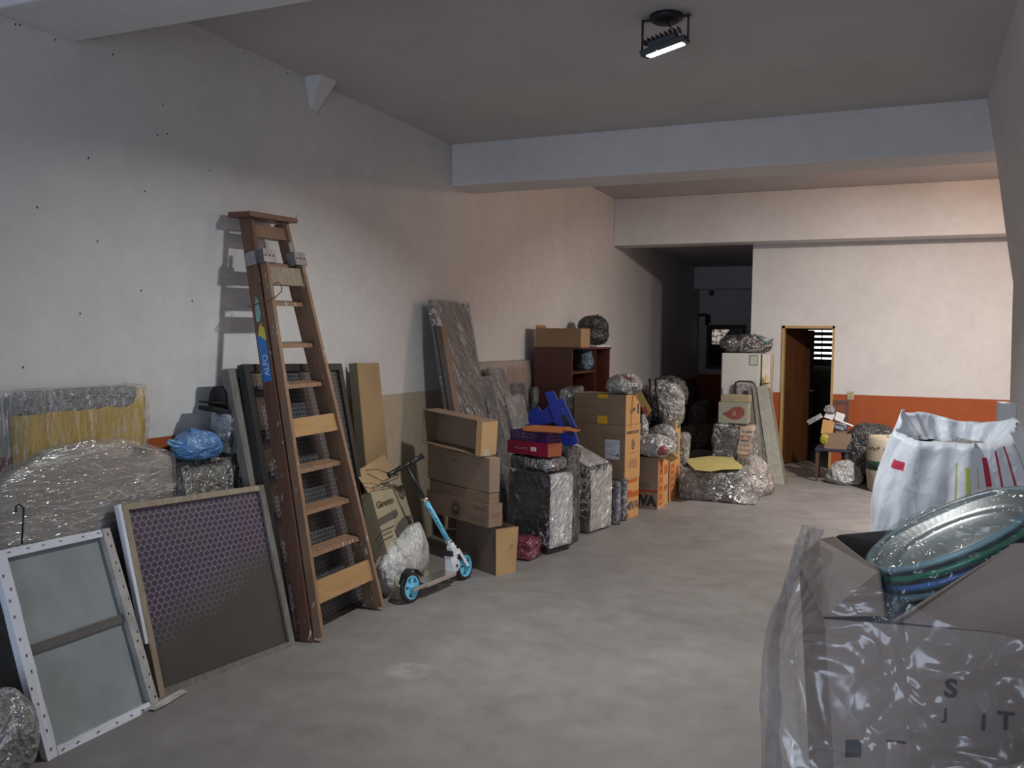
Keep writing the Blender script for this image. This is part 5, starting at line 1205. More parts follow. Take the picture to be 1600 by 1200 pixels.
bm = rbox((bx0-.03, yb_-.03, 0), (bx1-bx0+.08, 0, 0), (0, .34, 0), (0, 0, zb1-.005), 18, 0, .05, .010, 7, 31, keepz=0)
single('plastic_wrap', bm, film('book_film', op=.05, scale=6, bs=.6, bd=.03, glint=.3, gb=.06), 'clear film drawn around the stacked books and the dark box', 'plastic film', smooth=True)
for (l_, r_, tp, bt, dy_, zname) in ((1121, 1169, 643, 664, .0, 0), (1124, 1170, 618, 642, .03, 1)):
    x0, x1, z1, z0 = P(l_, 650, y=yb_).x, P(r_, 650, y=yb_).x, P(1145, tp, y=yb_).z, P(1145, bt, y=yb_).z
    if zname == 0: z0 = zb1+.002; zkeep = z1
    else: z0 = zkeep+.002
    if zname == 0:
        t = thing('printed_carton', 'flat pale box beneath the one printed with a red shape', 'carton', ((x0+x1)/2, yb_+.1, z0)) if 0 else None
zA = P(1145, 629, y=yb_).z; x0, x1 = P(1122, 650, y=yb_).x, P(1168, 650, y=yb_).x
t = thing('printed_carton', 'pale box printed with a dull red rounded shape, on the stacked books', 'carton', ((x0+x1)/2, yb_+.12, zb1+.002))
PGR = mat('pale_grey_card', (.25, .245, .19), .7, var=.08, scale=4)
bm = BM(); box(bm, x0, x1, yb_+.01, yb_+.26, zb1+.012, zA, .004); part('carton_body', bm, PGR, t)
pc = lambda a, b: P(a, b, y=yb_+.008); o_ = V((x0, yb_+.01, zb1))
pl = [(pc(a, b).x-x0, pc(a, b).z-zb1) for a, b in ((1129, 646), (1138, 642), (1146, 636), (1156, 635), (1163, 640), (1163, 649), (1157, 654), (1148, 656), (1138, 652))]
decal('red_shape', mat('dull_red_ink', (.20, .05, .035), .7, bs=0), t, o_, (1, 0, 0), lz, pl, None, None, None, .003, 'poly')
cc = pl[3]; m_ = (pc(1147, 646).x-x0, pc(1147, 646).z-zb1)
decal('grey_ring', mat('pale_ink', (.3, .28, .24), .7, bs=0), t, o_, (1, 0, 0), lz, m_[0]-.02, m_[0]+.02, m_[1]-.025, m_[1]+.025, .004, 'disc', inner=.6)
zB_ = P(1147, 618, y=yb_).z
bm = BM(); box(bm, x0+.02, x1+.01, yb_+.03, yb_+.25, zA+.003, zB_, .004)
single('flat_carton', bm, mat('tan_dim_card', (.26, .215, .13), .7), 'plain tan flat carton on top of the box with the red shape', 'carton')
# ================================================================== FRIDGE AND NEIGHBOURS
yF = 11.32
fx0, fx1, fz = P(1128, 560, y=yF).x, P(1187, 560, y=yF).x, P(1160, 552, y=yF).z
t = thing('refrigerator', 'old white refrigerator with a small framed square sticker, below the glossy bag', 'refrigerator', ((fx0+fx1)/2, yF+.3, 0))
FRW = mat('fridge_enamel', (.50, .49, .45), .4, var=.06, scale=3, bs=.03)
bm = BM(); box(bm, fx0, fx1, yF+.06, yF+.62, .05, fz, .012); part('fridge_body', bm, FRW, t)
bm = BM(); box(bm, fx0, fx1, yF, yF+.055, .08, fz-.0, .01); part('fridge_door', bm, FRW, t)
bm = BM(); box(bm, fx0-.006, fx0-.001, yF+.0, yF+.6, .05, fz-.01); part('teal_side', bm, mat('dark_teal', (.01, .035, .045), .4), t)
bm = BM(); box(bm, fx0+.02, fx0+.04, yF-.03, yF, fz-.75, fz-.45, .004); part('door_handle', bm, STEEL, t)
m0, m1 = P(1171, 555, y=yF), P(1184, 571, y=yF)
bm = BM(); box(bm, m0.x, m1.x, yF-.004, yF-.0005, m1.z, m0.z); a_ = part('sticker', bm, mat('sticker_frame', (.10, .11, .09), .6), t)
bm = BM(); box(bm, m0.x+.008, m1.x-.008, yF-.006, yF-.0045, m1.z+.008, m0.z-.008); part('sticker_face', bm, mat('sticker_face', (.40, .41, .34), .6), t)
for px in (fx0+.05, fx1-.05):
    bm = BM(); lathe(bm, (px, yF+.1, 0), (0, 0, 1), [(0, 0), (.02, 0), (.02, .055), (0, .055)], 10); part('foot', bm, BLACKP, t)
# white cabinet right of the fridge
cx0, cx1, cz = fx1+.015, P(1204, 560, y=yF+.15).x, P(1195, 553, y=yF+.15).z
bm = BM(); box(bm, cx0, cx1, yF+.12, yF+.55, 0, cz, .01)
single('white_cabinet', bm, mat('warm_white_enamel', (.58, .54, .46), .4, bs=.03), 'narrow warm white cabinet squeezed between refrigerator and doorway', 'cabinet')
# gas regulator ornament (yellowish)
r0 = P(1197, 595, y=yF+.05); YEL = mat('cream_yellow', (.55, .40, .16), .45, bs=.05)
yq_ = yF+.06
t = thing('cream_fixture', 'cream yellow gas fitting standing by the white cabinet above the planks', 'gas fitting', (r0.x, yq_, 0))
bm = BM(); lathe(bm, (r0.x, yq_, r0.z-.03), (0, 0, 1), [(0, 0), (.05, 0), (.055, .01), (.055, .02), (.02, .03), (.012, .045), (.012, .10), (0, .105)], 18); part('dome', bm, YEL, t, smooth=True)
bm = BM(); lathe(bm, (r0.x, yq_, 0), (0, 0, 1), [(0, 0), (.045, 0), (.045, r0.z-.11), (.038, r0.z-.09), (.03, r0.z-.032), (0, r0.z-.032)], 16); part('column', bm, YEL, t, smooth=True)
# bag on the fridge
cb_ = P(1164, 533, y=yF+.25); hx_ = (P(1206, 540, y=yF+.25).x-P(1122, 540, y=yF+.25).x)/2
bm = blob((cb_.x, yF+.30, fz+.115), (hx_, .26, .125), 33, 5, 2.5, .016, 5, floor=fz+.003)
t = thing('glossy_bag', 'dark brownish bag under shiny film lying on top of the refrigerator', 'bag', (cb_.x, yF+.3, fz))
part('bag_body', bm, wrapmat('wrap_darkbrown', (.022, .016, .018), (.07, .065, .065), 6, (1, 1, 1), .12, 0.45, .035, milky=.3, fine=.4), t, smooth=True)
bm = BM(); k0 = P(1200, 538, y=yF+.05); tube(bm, [P(1178, 522, y=yF+.04), P(1188, 530, y=yF+.02), P(1196, 536, y=yF+.03), P(1204, 533, y=yF+.05), P(1208, 530, y=yF+.08)], [.008, .012, .016, .018, .01], 8); part('green_strap', bm, mat('teal_film', (.04, .12, .11), .3), t, smooth=True)
# tubular chair showing only its back, between fridge and planks
yc_ = yF-.06
q0, q1 = P(1147, 622, y=yc_), P(1180, 622, y=yc_); zt_ = P(1163, 596, y=yc_).z
t = thing('tubular_chair', 'tubular metal chair with a film covered backrest in front of the refrigerator', 'chair', ((q0.x+q1.x)/2, yc_, 0))
BRZ = mat('brown_tube', (.09, .06, .05), .35, .5, bs=0)
bm = BM(); tube(bm, [(q0.x-.01, yc_, 0), (q0.x, yc_, zt_-.07), (q0.x+.015, yc_, zt_-.02), (q0.x+.06, yc_, zt_), (q1.x-.06, yc_, zt_), (q1.x-.015, yc_, zt_-.02), (q1.x, yc_, zt_-.07), (q1.x+.01, yc_, 0)], .013, 10); part('back_frame', bm, BRZ, t, smooth=True)
bm = rbox((q0.x+.02, yc_-.018, zt_-.28), (q1.x-q0.x-.04, 0, 0), (0, .036, 0), (0, 0, .255), 10, .0, .015, .006, 14, 8); part('backrest', bm, wrapmat('wrap_lilac', (.22, .20, .22), (.36, .34, .37), 22, (1, 1, 1), .15, 1, .03, milky=.5), t, smooth=True)
bm = BM(); box(bm, q0.x, q1.x, yc_-.36, yc_-.03, .42, .46, .01); part('seat', bm, BRZ, t)
for xx in (q0.x+.01, q1.x-.01):
    bm = BM(); tube(bm, [(xx, yc_-.35, 0), (xx, yc_-.34, .42)], .011, 8); part('leg', bm, BRZ, t, smooth=True)
# planks leaning together
def plank(bx_, by_, tx_, ty__, yb0, dyt, th=.03, m=None, lab=''):
    a = fl(*bx_) if isinstance(bx_, tuple) else bx_
    pass
PL = [  # (bottom-left px, bottom-right px, top-left px, top-right px, y shift back, material, label)
    ((1180, 742), (1192, 752), (1168, 604), (1177, 606), .10, wood('plank_a', (.10, .085, .06), (.17, .15, .11), 3, .8), 'leftmost narrow brown plank of the bundle leaning by the doorway'),
    ((1190, 753), (1199, 755), (1175, 603), (1184, 604), .06, wood('plank_b', (.14, .13, .10), (.22, .205, .165), 3, .8), 'second narrow plank from the left in the bundle by the doorway'),
    ((1197, 755), (1207, 755), (1182, 606), (1190, 606), .03, wood('plank_c', (.11, .105, .085), (.18, .17, .14), 3, .8), 'thin dark grooved plank left of the widest pale plank'),
    ((1204, 755), (1226, 753), (1182, 604), (1199, 601), .0, wood('plank_d', (.23, .225, .19), (.34, .33, .29), 3, .8), 'widest pale grey plank, front of the bundle leaning by the doorway'),
    ((1226, 754), (1230, 751), (1199, 603), (1205, 608), .05, wood('plank_e', (.12, .09, .06), (.19, .15, .10), 3, .8), 'narrow brown plank at the right of the widest pale plank')]
for bl, br, tl, tr, dy_, m_, lb in PL:
    BLp, BRp = fl(*bl), fl(*br); BRp.y = BLp.y = fl(1207, 755).y+dy_*.0
    yy = BLp.y; BLp = P(bl[0], bl[1], y=yy); BRp = P(br[0], br[1], y=yy); BLp.z = BRp.z = 0
    yt = yF-.17; q = Q(BLp, BRp, P(*tl, y=yt), P(*tr, y=yt), toward=(0, -1, 0))
    bm = BM(); q.bx(bm, 0, 1, 0, 1, -.035-dy_*.3, -.0-dy_*.3); subd(bm, 3); crumple(bm, .003, 6, len(lb), sharp=False, keepz=0)
    single('plank', bm, m_, lb, 'plank', 'planks leaning by the doorway')
# ================================================================== CHAIR WITH JUNK BESIDE THE DOOR
yj = fl(1275, 752).y; xj0, xj1 = P(1273, 750, y=yj).x, P(1326, 750, y=yj).x
zs = P(1300, 700, y=yj+.1).z
t = thing('wooden_chair', 'dark wooden slat backed chair carrying a pile of odds and ends beside the doorway', 'chair', ((xj0+xj1)/2, yj+.2, 0))
DW = wood('dark_chair_wood', (.05, .025, .018), (.10, .05, .035), 3, .5)
for (xx, yy) in ((xj0+.02, yj+.02), (xj1-.03, yj+.02), (xj0+.02, yj+.38), (xj1-.03, yj+.38)):
    bm = BM(); hexa(bm, [(xx-.014, yy-.014, 0), (xx+.014, yy-.014, 0), (xx+.014, yy+.014, 0), (xx-.014, yy+.014, 0), (xx-.02, yy-.02, zs-.035), (xx+.02, yy-.02, zs-.035), (xx+.02, yy+.02, zs-.035), (xx-.02, yy+.02, zs-.035)]); part('leg', bm, DW, t)
bm = BM(); box(bm, xj0-.01, xj1+.01, yj-.02, yj+.42, zs-.035, zs, .012); part('seat', bm, mat('dark_blue_seat', (.015, .018, .04), .5), t)
zbk = P(1318, 626, y=yj+.42).z; bxr = P(1324, 640, y=yj+.42).x; bxl = P(1303, 640, y=yj+.42).x
for xx in (bxl, bxr): 
    bm = BM(); pbox(bm, (xx-.015, yj+.40, zs+.001), (.03, 0, 0), (0, .03, 0), (.0, .06, zbk-zs), .003); part('back_post', bm, DW, t)
bm = BM(); pbox(bm, (bxl, yj+.455, zbk-.05), (bxr-bxl, 0, 0), (0, .02, 0), (0, .0, .05), .003); part('back_rail', bm, DW, t)
for k in range(4):
    xx = bxl+(bxr-bxl)*(k+1)/5; bm = BM(); pbox(bm, (xx-.008, yj+.41, zs+.02), (.016, 0, 0), (0, .012, 0), (0, .05, zbk-zs-.07)); part('back_slat', bm, DW, t)
# cartons and small things on the seat
zj = zs+.002
x0, x1 = P(1288, 690, y=yj+.0).x, P(1330, 690, y=yj).x; z1 = P(1305, 677, y=yj).z
t = thing('carton', 'small open brown carton on the seat of the wooden chair', 'carton', ((x0+x1)/2, yj+.15, zj))
panels(t, V((x1, yj+.01, zj)), (0, .28, 0), (x0-x1, 0, 0), (0, 0, z1-zj), CARD)
x0, z0, x1, z1 = P(1282, 677, y=yj).x, P(1282, 677, y=yj).z, P(1301, 658, y=yj).x, P(1301, 657, y=yj).z
bm = BM(); pbox(bm, (x0, yj+.02, max(z0, zj+.1)), (x1-x0, 0, -.03), (0, .12, 0), (.02, 0, z1-z0), .004); single('small_carton', bm, CARDO, 'small tilted orange-brown box stacked upon the open carton on the chair', 'carton')
for k, (a, b, lb) in enumerate(((1295, 648, 'left of two small white boxes on top of the chair pile'), (1311, 650, 'right of two small white boxes on top of the chair pile'))):
    p = P(a, b, y=yj+.12); bm = BM(); pbox(bm, p+V((-.055, 0, -.035)), (.10, 0, -.03), (0, .10, .02), (.02, 0, .06), .003); single('white_box', bm, WHITEP, lb, 'box')
p = P(1312, 667, y=yj+.02); bm = blob(p+V((0, .08, -.01)), (.075, .07, .05), 4, 4, 2.2, .01, 12); single('blue_packet', bm, wrapmat('bluepk', (.14, .26, .42), (.35, .45, .55), 14, milky=.3), 'small light blue film packet in the carton on the chair', 'packet', smooth=True)
a, b = P(1305, 655, y=yj-.0), P(1333, 666, y=yj-.0); bm = BM(); tube(bm, [a, b], .011, 8); single('white_rod', bm, WHITEP, 'white rod sticking out to the right of the chair pile', 'rod')
p = P(1272, 662, y=yj+.05); bm = BM(); pbox(bm, p+V((-.06, 0, -.02)), (.16, .0, .10), (0, .05, 0), (-.03, 0, .05), .004); single('film_roll', bm, wrapmat('pale_roll', (.20, .20, .22), (.36, .36, .38), 12, milky=.3), 'greyish film covered packet sticking out to the left of the chair pile', 'packet')
p = P(1296, 637, y=yj+.12); bm = blob(p+V((0, .03, -.03)), (.06, .06, .05), 7, 4, 2.2, .02, 10); single('plastic_scrap', bm, wrapmat('scrap', (.18, .18, .18), (.34, .34, .34), 10, milky=.3), 'crumpled translucent plastic on the very top of the chair pile', 'plastic scrap', smooth=True)
p = P(1288, 685, y=yj-.02); bm = blob(p+V((0, .05, -.01)), (.05, .04, .07), 7, 4, 2.2, .01, 10); single('yellow_bag', bm, mat('dull_yellow_bag', (.36, .30, .03), .4), 'small yellow bag in front of the tilted box on the chair', 'bag', smooth=True)
# sack, grey bag, black bag, barrel
c = fl(1320, 758); bm = blob((c.x, c.y+.12, .12), (.21, .17, .16), 51, 5, 2.1, .02, 5, floor=0, sag=.25)
single('white_sack', bm, wrapmat('sack_far', (.34, .335, .325), (.48, .47, .46), 4, (1, 1, 1), .3, 0.35, .03, milky=.1, fine=.3), 'slumped white plastic sack on the floor between wooden chair and barrel', 'sack', smooth=True)
c = fl(1350, 762); bm = blob((c.x+.0, c.y+.45, .24), (.16, .16, .25), 53, 5, 2.3, .02, 5, floor=0)
single('grey_sack', bm, wrapmat('sack_grey', (.10, .097, .095), (.18, .175, .17), 4, (1, 1, 1), .3, 0.35, .03, milky=.1, fine=.3), 'translucent grey sack standing just behind the barrel on its left', 'sack', smooth=True)
fb = fl(1385, 772); rb = (P(1415, 720, y=fb.y).x-P(1350, 720, y=fb.y).x)/2*1.0; zb_ = P(1380, 684, y=fb.y).z
t = thing('barrel', 'cream plastic barrel with a dark green band and leaf motifs', 'barrel', (fb.x, fb.y+rb, 0))
CRM = mat('cream_plastic', (.40, .335, .255), .5, var=.05, bs=.04)
bc = V((fb.x-.01, fb.y+rb, 0))
bm = BM(); lathe(bm, bc, (0, 0, 1), [(0, 0), (rb*.82, 0), (rb*.9, .03), (rb, .22), (rb*1.0, zb_-.10), (rb*.95, zb_-.03), (rb*.86, zb_), (rb*.72, zb_-.004), (rb*.70, zb_-.05), (0, zb_-.055)], 36); part('barrel_body', bm, CRM, t, smooth=True)
zg0, zg1 = P(1360, 735, y=fb.y).z, P(1360, 721, y=fb.y).z
bm = BM(); lathe(bm, bc, (0, 0, 1), [(rb*1.002, zg0), (rb*1.008, zg0), (rb*1.008, zg1), (rb*1.002, zg1)], 36, closed=True); part('green_band', bm, mat('dark_green', (.012, .035, .022), .5), t, smooth=True)
for k, (a, b) in enumerate(((1353, 701), (1364, 700), (1370, 702), (1376, 700), (1384, 702))):
    p = P(a, b, y=fb.y+rb*.3); an_ = math.atan2(p.y-bc.y, p.x-bc.x); e_ = V((math.cos(an_), math.sin(an_), 0)); tt_ = V((-e_.y, e_.x, 0)); 
    bm = BM(); o_ = bc+e_*(rb*1.012)+V((0, 0, p.z)); 
    f_ = bm.faces.new([bm.verts.new(o_+tt_*u+lz*v) for u, v in ((-.02, 0), (-.004, -.022), (.006, -.004), (.022, .006), (.006, .012), (-.004, .024))]); part('leaf_motif', bm, mat('olive_green', (.10, .11, .03), .6), t)
bm = blob((fb.x+.05, bc.y+.02, zb_-.01), (rb*.3, rb*.25, .035), 8, 4, 2.2, .012, 10); part('white_scrap', bm, mat('white_scrap', (.5, .49, .46), .6), t, smooth=True, label='crumpled white scrap lying in the barrel mouth')
c = P(1362, 670, y=bc.y+.55); bm = blob((c.x, bc.y+rb+.34, .36), (.33, .24, c.z-.30), 57, 5, 2.5, .02, 5, floor=0)
single('rubbish_bag', bm, BAGK, 'large black rubbish bag standing behind the cream barrel', 'bag', smooth=True)
# dark recess heap
BAGD = wrapmat('black_bag_matt', (.009, .009, .010), (.02, .02, .021), 5, (1, 1, 1), .4, .7, .03, milky=.02, fine=.3)
for k, (px, pt, wd, yy, lb) in enumerate(((1068, 600, 34, 14.6, 'dark bag under the far left wall at the recess mouth'), (1098, 628, 30, 13.6, 'rounded dark bag in the middle of the recess heap'), (1090, 665, 44, 12.6, 'large dark bag at the foot of the recess heap'), (1112, 655, 26, 13.5, 'dark bag beside the refrigerator in the recess'))):
    p = P(px, pt, y=yy); w_ = wd/F*yy; bm = blob((p.x, yy, p.z*.5), (w_*.62, .4, p.z*.52), 60+k, 5, 2.6, .03, 4, floor=0)
    single('rubbish_bag', bm, BAGD, lb, 'bag', smooth=True)
c = P(1098, 704, y=12.0); bm = blob((c.x, 12.0, .08), (.2, .15, .09), 71, 4, 2.2, .015, 8, floor=0); single('grey_cloth', bm, mat('dim_grey_cloth', (.10, .10, .105), .8), 'small grey bundle on the floor just inside the dark recess', 'cloth', smooth=True)
for k, (px, pt) in enumerate(((1090, 593),)):
    p = P(px, pt, y=15.0); bm = BM(); tube(bm, [(p.x, 15.0, 0), (p.x, 15.0, p.z)], .03, 8); single('dark_post', bm, BAGD, 'thin dark upright post in the recess', 'post')
# pipe and round vent on the recess back wall
p = P(1112, 458, y=YR); bm = BM(); lathe(bm, (p.x, YR-.004, p.z), (0, -1, 0), [(0, 0), (.06, 0), (.06, .02), (.045, .02), (.045, .004), (0, .004)], 20); t = struct('trim_4', bm, BLACKP, label='round dark vent hole')
yv = YR-.06
bm = BM(); tube(bm, [P(1084, 492, y=yv), P(1102, 492, y=yv), P(1108, 493, y=yv), P(1108, 505, y=yv)], .028, 8); tube(bm, [P(1104, 493, y=yv-.02), P(1104, 508, y=yv-.02)], [.02, .035], 8)
t = single('drain_pipe', bm, mat('dark_pipe', (.03, .028, .025), .5), 'dark bent drain pipe high on the recess back wall', 'pipe', smooth=True)
# ================================================================== WHITE STRIPED SACK ON THE RIGHT
def loft(n, zs, f):
    """closed tube of rings: f(angle, level) -> point; returns bmesh with UVs (angle, level)"""
    bm = BM(); uvl = bm.loops.layers.uv.new('UVMap'); rings = []
    for j, z in enumerate(zs):
        rings.append([bm.verts.new(f(2*math.pi*k/n, z)) for k in range(n)])
    for j in range(len(zs)-1):
        for k in range(n):
            fa = bm.faces.new((rings[j][k], rings[j][(k+1) % n], rings[j+1][(k+1) % n], rings[j+1][k]))
            for l, (uu, vv) in zip(fa.loops, ((k, zs[j]), (k+1, zs[j]), (k+1, zs[j+1]), (k, zs[j+1]))): l[uvl].uv = (uu/n, vv)
    return bm
yw_ = 4.45
xl_ = P(1359, 790, y=yw_).x; xr_ = .66
cw_ = V(((xl_+xr_)/2+.02, yw_, 0)); rx_, ry_ = (xr_-xl_)/2, .36
zt_ = P(1470, 657, y=yw_).z
def sackf(a, v):
    k = (abs(math.cos(a))**2.6+abs(math.sin(a))**2.6)**(-1/2.6)
    prof = .90+.12*math.sin(min(v, 1)*2.4) if v <= 1 else 1
    vv = min(v, 1)
    sh = 1 if v < .72 else 1-((v-.72)/.28)**1.6*.30 if v <= 1 else .70-(v-1)*1.1
    r = k*prof*sh
    fold = .012*math.sin(a*9+3*vv)+.010*math.sin(a*17-5*vv)+.028*(noise.noise(V((math.cos(a)*1.6, math.sin(a)*1.6, vv*2.2)))*vv)
    x = cw_.x+math.cos(a)*(rx_*r+fold); y = cw_.y+math.sin(a)*(ry_*r+fold)
    rim = zt_*(1+.015*math.sin(a*3+1)) - .10*max(0, math.cos(a-.1))**2*0 - .09*max(0, -math.sin(a+.35))**1.5
    ear = .05*max(0, math.cos((a-math.pi*.93)*2.2))**6 if abs(a-math.pi*.93) < .7 else 0
    z = rim*vv+ear*max(0, (vv-.85)/.15) if v <= 1 else rim+ear-(v-1)*.55
    return V((min(x, .70-(y-4)*.0), y, max(z, 0)))
zs_l = [0, .015, .05]+[.1+.9*i/34 for i in range(35)]+[1.03, 1.08, 1.14, 1.22]
bm = loft(96, zs_l, sackf); crumple(bm, .006, 4, 77, keepz=0)
def stripe_mat():
    m, t, b, o = nt('white_striped_sack'); uv = N(t, 'UVMap'); s = N(t, 'SeparateXYZ'); t.links.new(uv.outputs[0], s.inputs[0]); U, Vv = s.outputs[0], s.outputs[1]
    f = nz(t, 4, 5, .6, pos(t)); c = ramp(t, f, [(.3, (.60, .63, .70)), (.7, (.72, .74, .80))])
    for u0, u1, v0, v1, col in ((.738, .742, .60, .93, (.40, .44, .12)), (.757, .766, .60, .92, (.42, .50, .10)), (.782, .785, .60, .92, (.42, .48, .14)), (.800, .811, .60, .95, (.50, .02, .06)), (.828, .833, .60, .97, (.46, .03, .06)), (.853, .857, .6, .98, (.40, .06, .06)), (.875, .879, .6, .98, (.20, .30, .16)), (.565, .630, .885, .915, (.48, .03, .08))):
        k = math_(t, 'MULTIPLY', math_(t, 'MULTIPLY', math_(t, 'GREATER_THAN', U, u0), math_(t, 'LESS_THAN', U, u1)), math_(t, 'MULTIPLY', math_(t, 'GREATER_THAN', Vv, v0), math_(t, 'LESS_THAN', Vv, v1)))
        c = mixc(t, k, c, col)
    t.links.new(c, b.inputs['Base Color']); b.inputs['Roughness'].default_value = .5
    h = wrinkles(t, pos(t, (1, 1, .5)), 1.8, .0); bump(t, b, h, .5, .016); return m
t = thing('striped_sack', 'big open white woven sack with red and green stripes by the right wall', 'sack', cw_)
part('sack_cloth', bm, stripe_mat(), t, smooth=True)
bm = blob((cw_.x+.02, cw_.y+.02, zt_-.26), (rx_*.66, ry_*.66, .16), 5, 4, 2.3, .03, 6); part('sack_filling', bm, wrapmat('filling', (.30, .29, .27), (.46, .45, .43), 5, (1, 1, 1), .4, .6, .03, milky=.1, fine=.2), t, smooth=True)
bm = blob((.585, 4.98, .62), (.11, .17, .66), 15, 5, 2.6, .02, 5, floor=0)
single('plastic_bag', bm, wrapmat('bag_beige_clear', (.25, .235, .225), (.42, .41, .40), 5, (1, 1, 1), .2, 0.40, .03, milky=.2, fine=.3), 'pale translucent bag squeezed between the striped sack and the right wall', 'bag', smooth=True)
# ================================================================== BIG CARTON WITH BOWLS IN A CLEAR BAG
yk = 1.78
ck = P(1288, 967, y=yk); zk = ck.z
A0 = V((ck.x, yk, zk)); B0 = A0+V((.56, .10, 0)); D0 = A0+V((-.085, .46, 0)); C0 = D0+(B0-A0)
base_in = V((.10, .02, 0))
bot = [V((p.x, p.y, 0)) for p in (A0+base_in, B0-V((.02, -.02, 0)), C0-V((.02, .04, 0)), D0+V((.09, -.04, 0)))]
top4 = [A0, B0, C0, D0]
BOXM = mat('moving_box_card', (.33, .255, .205), .7, var=.08, scale=2, bs=.15, bscale=60)
BOXI = mat('moving_box_inner', (.16, .14, .12), .8, var=.08, scale=2, bs=.1)
t = thing('moving_carton', 'large open cardboard carton in a huge clear bag, in the right foreground', 'carton', (A0+C0)/2*V((1, 1, 0)).length*0+V(((A0.x+C0.x)/2, (A0.y+C0.y)/2, 0)))
bm = BM()
for i in range(4):
    j = (i+1) % 4; a0_, a1_, b0_, b1_ = bot[i], bot[j], top4[i], top4[j]; nrm_ = V((0, 0, 1)).cross(b1_-b0_).normalized()*-.007
    cen = (A0+C0)/2
    if nrm_.dot(V((cen.x, cen.y, 0))-V((b0_.x, b0_.y, 0))) < 0: nrm_ = -nrm_
    hexa(bm, [a0_, a1_, a1_+nrm_, a0_+nrm_, b0_, b1_, b1_+nrm_, b0_+nrm_])
hexa(bm, [p for p in bot]+[p+V((0, 0, .008)) for p in bot])
part('carton_body', bm, BOXM, t)
def flp(pts, d, m=BOXM): bm = BM(); prism(bm, pts, d); part('flap', bm, m, t)
# left flap raised, front flap torn in two, far flap upright and dark inside
nl = (D0-A0).cross(lz).normalized()*.006
flp([A0+V((.002, .006, .003)), D0+V((0, 0, .003)), P(1284, 842, y=D0.y-.05), P(1304, 838, y=D0.y-.1), P(1375, 893, y=yk+.12), P(1384, 962, y=yk+.02)], (-.004, -.004, 0))
flp([P(1392, 972, y=yk+.02), P(1405, 968, y=yk-.01), P(1585, 850, y=yk-.0), P(1640, 846, y=yk), P(1700, 850, y=yk+.02), V((B0.x-.01, yk+.07, zk+.003)), V((A0.x+.14, yk+.03, zk+.003))], (0, .006, 0))
flp([D0+V((.0, .008, .004)), C0+V((0, .008, .004)), C0+V((0, .02, .10)), P(1400, 828, y=D0.y+.06), P(1312, 836, y=D0.y+.02)], (0, .006, 0), BOXI)
# printed marks on the front
fu = (bot[1]-bot[0]).normalized()
def onface(px, py):
    n_ = (B0-A0).cross(bot[0]-A0).normalized(); d = ray(px, py); k = (A0-CAM).dot(n_)/d.dot(n_); return CAM+d*k+n_*(-.003 if n_.dot(d) > 0 else .003), n_
def txt(s, px, py, hpx, rot=0, wd=None):
    p, n_ = onface(px, py); ux = (B0-A0).normalized(); uy = n_.cross(ux); uy = uy if uy.z > 0 else -uy
    sc = 1/F*(p-CAM).length; c_, s_ = math.cos(rot), math.sin(rot)
    text('printed_letter', s, mat('navy_ink', (.025, .03, .04), .7, bs=0), t, p, ux*c_+uy*s_, uy*c_-ux*s_, h=hpx*sc, off=.001, bold=.02)
txt('S', 1474, 1088, 26, -.05); txt('J', 1470, 1128, 20); txt('I', 1532, 1140, 22); txt('T', 1556, 1138, 24)
for k in range(5):
    p, n_ = onface(1320+k*5, 1182); bm = BM(); ux = (B0-A0).normalized(); pbox(bm, p, ux*.005, lz*.035, n_*-.0005 if n_.dot(p-CAM) > 0 else n_*.0005); part('print_bar', bm, INK, t)
p, n_ = onface(1384, 1158); bm = BM(); pbox(bm, p, (B0-A0).normalized()*.035, lz*.004, V((0, -.0006, 0))); part('print_bar', bm, INK, t)
# packing below the bowls
pk_ = V((.22, 2.06, 0))
bm = rbox((A0.x+.10, yk+.11, .02), (.40, 0, 0), (-.04, .30, 0), (0, 0, zk-.08), 10, 0, .04, .012, 6, 5); part('packed_contents', bm, wrapmat('packing', (.10, .16, .22), (.16, .24, .30), 6, milky=.1, fine=.3), t, smooth=True)
# bowls
c0 = P(1484, 826, y=2.02)
vd = (c0-CAM).normalized(); rr_ = vd.cross(lz).normalized(); uu_ = rr_.cross(vd).normalized()
axn = ((-rr_*.50+uu_*.86)*.965-vd*.26).normalized()
def plast(name, col, alpha):
    m, tt, b, o = nt(name); b.inputs['Base Color'].default_value = (*col, 1); b.inputs['Roughness'].default_value = .22; b.inputs['Specular IOR Level'].default_value = .8
    b.inputs['Alpha'].default_value = alpha; return m
AQ = plast('aqua_plastic', (.36, .55, .58), .62); GRN = plast('green_plastic', (.03, .24, .12), .92); BLU = plast('blue_plastic_bowl', (.08, .20, .55), .92); BASE = plast('bowl_clear', (.30, .36, .33), .85)
cols = [(AQ, BASE, 'aqua rimmed, topmost'), (GRN, BASE, 'green rimmed, second from the top'), (BLU, BASE, 'blue rimmed, third from the top'), (AQ, BASE, 'aqua rimmed, fourth from the top'), (GRN, BASE, 'green rimmed, fifth from the top'), (BLU, BASE, 'blue rimmed, sixth from the top'), (AQ, BASE, 'aqua rimmed, seventh from the top'), (GRN, BASE, 'green rimmed, lowest but one'), (BLU, BASE, 'blue rimmed, lowest of the stack')]
prev = None
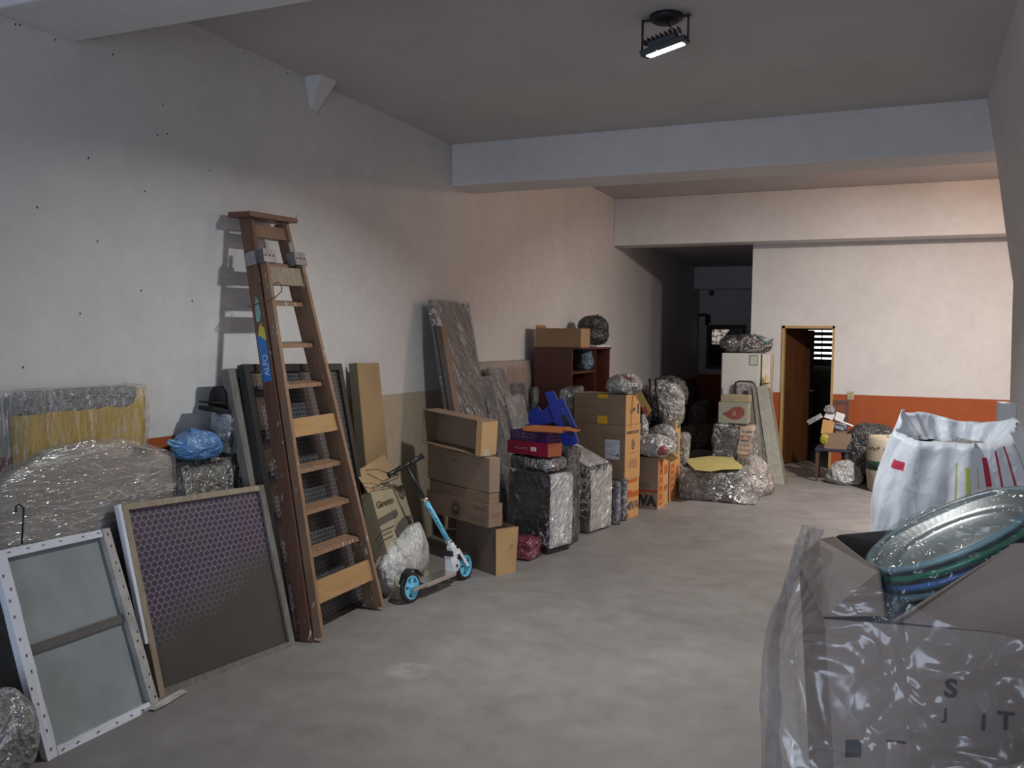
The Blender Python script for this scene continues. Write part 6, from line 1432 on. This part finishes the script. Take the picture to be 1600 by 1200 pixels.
for k, (rm, bs_, lb) in enumerate(cols):
    cc = c0-axn*(.021*k); R_ = .182
    t = thing('plastic_bowl', 'wide shallow plastic bowl, '+lb+', leaning in the big carton', 'bowl', cc, 'plastic bowls stacked in the big carton')
    bm = BM(); lathe(bm, cc, axn, [(0, -.032), (R_*.62, -.032), (R_*.72, -.028), (R_*.92, -.002), (R_*.92, .001), (R_*.71, -.024), (R_*.61, -.028), (0, -.028)], 64); part('bowl_body', bm, bs_, t, smooth=True)
    bm = BM(); lathe(bm, cc, axn, [(R_*.915, -.003), (R_, -.006), (R_*1.012, .000), (R_*1.0, .006), (R_*.92, .003)], 64, closed=True); part('rim', bm, rm, t, smooth=True)
# film drawn over the bowls
cm = c0-axn*.085
bm = blob((0, 0, 0), (.205, .205, .125), 14, 5, 2.6, .010, 6); M3 = axn.to_track_quat('Z', 'Y').to_matrix()
for v in bm.verts: v.co = cm+M3@v.co
BFILM = film('bowl_film', (.70, .80, .84), op=.07, scale=3, bs=.35, bd=.03, rough=.17, gb=.04, glint=.08, fine=.15)
single('plastic_film', bm, BFILM, 'thin clear film stretched over the stack of plastic bowls', 'plastic film', smooth=True)
# the huge clear bag
FGF = film('big_bag_film', (.62, .60, .62), op=.16, scale=1.5, bs=.26, bd=.06, rough=.19, gb=.045, glint=.05, fine=.12)
cg = V((.155, 2.06, 0))
def bagf(a, v):
    k = (abs(math.cos(a))**3+abs(math.sin(a))**3)**(-1/3)
    rx = .35 if math.cos(a) < 0 else .43; ry = .42
    bulge = .86+.16*math.sin(min(1, v*1.05)*math.pi*.80)
    if v > .80: bulge -= (v-.80)*.55
    f = .022*math.sin(a*6+v*5)+.012*math.sin(a*13-v*8)+.05*noise.noise(V((math.cos(a)*1.8, math.sin(a)*1.8, v*3)))
    x = cg.x+math.cos(a)*(rx*k*bulge+f); y = cg.y+math.sin(a)*(ry*k*bulge+f)
    top = zk+.07+.04*math.sin(a*2+.6)+.03*max(0, math.cos(a-2.6))
    return V((min(x, .62), y, max(.002, top*v)))
bm = loft(120, [0, .01]+[.03+.97*i/60 for i in range(61)], bagf); crumple(bm, .008, 2.6, 91, keepz=.002)
single('clear_bag', bm, FGF, 'huge clear plastic bag standing open around the large carton in the right foreground', 'bag', smooth=True)
# pale sack in the lower right corner
bm = blob((.30, 1.27, .555), (.235, .20, .585), 66, 5, 3.0, .018, 4, floor=0)
single('pale_sack', bm, wrapmat('sack_pale_green', (.33, .36, .33), (.48, .52, .48), 3, (1, 1, 1), .3, 0.35, .03, milky=.1, fine=.2), 'pale greenish white plastic sack at the lower right corner of the picture', 'sack', smooth=True)
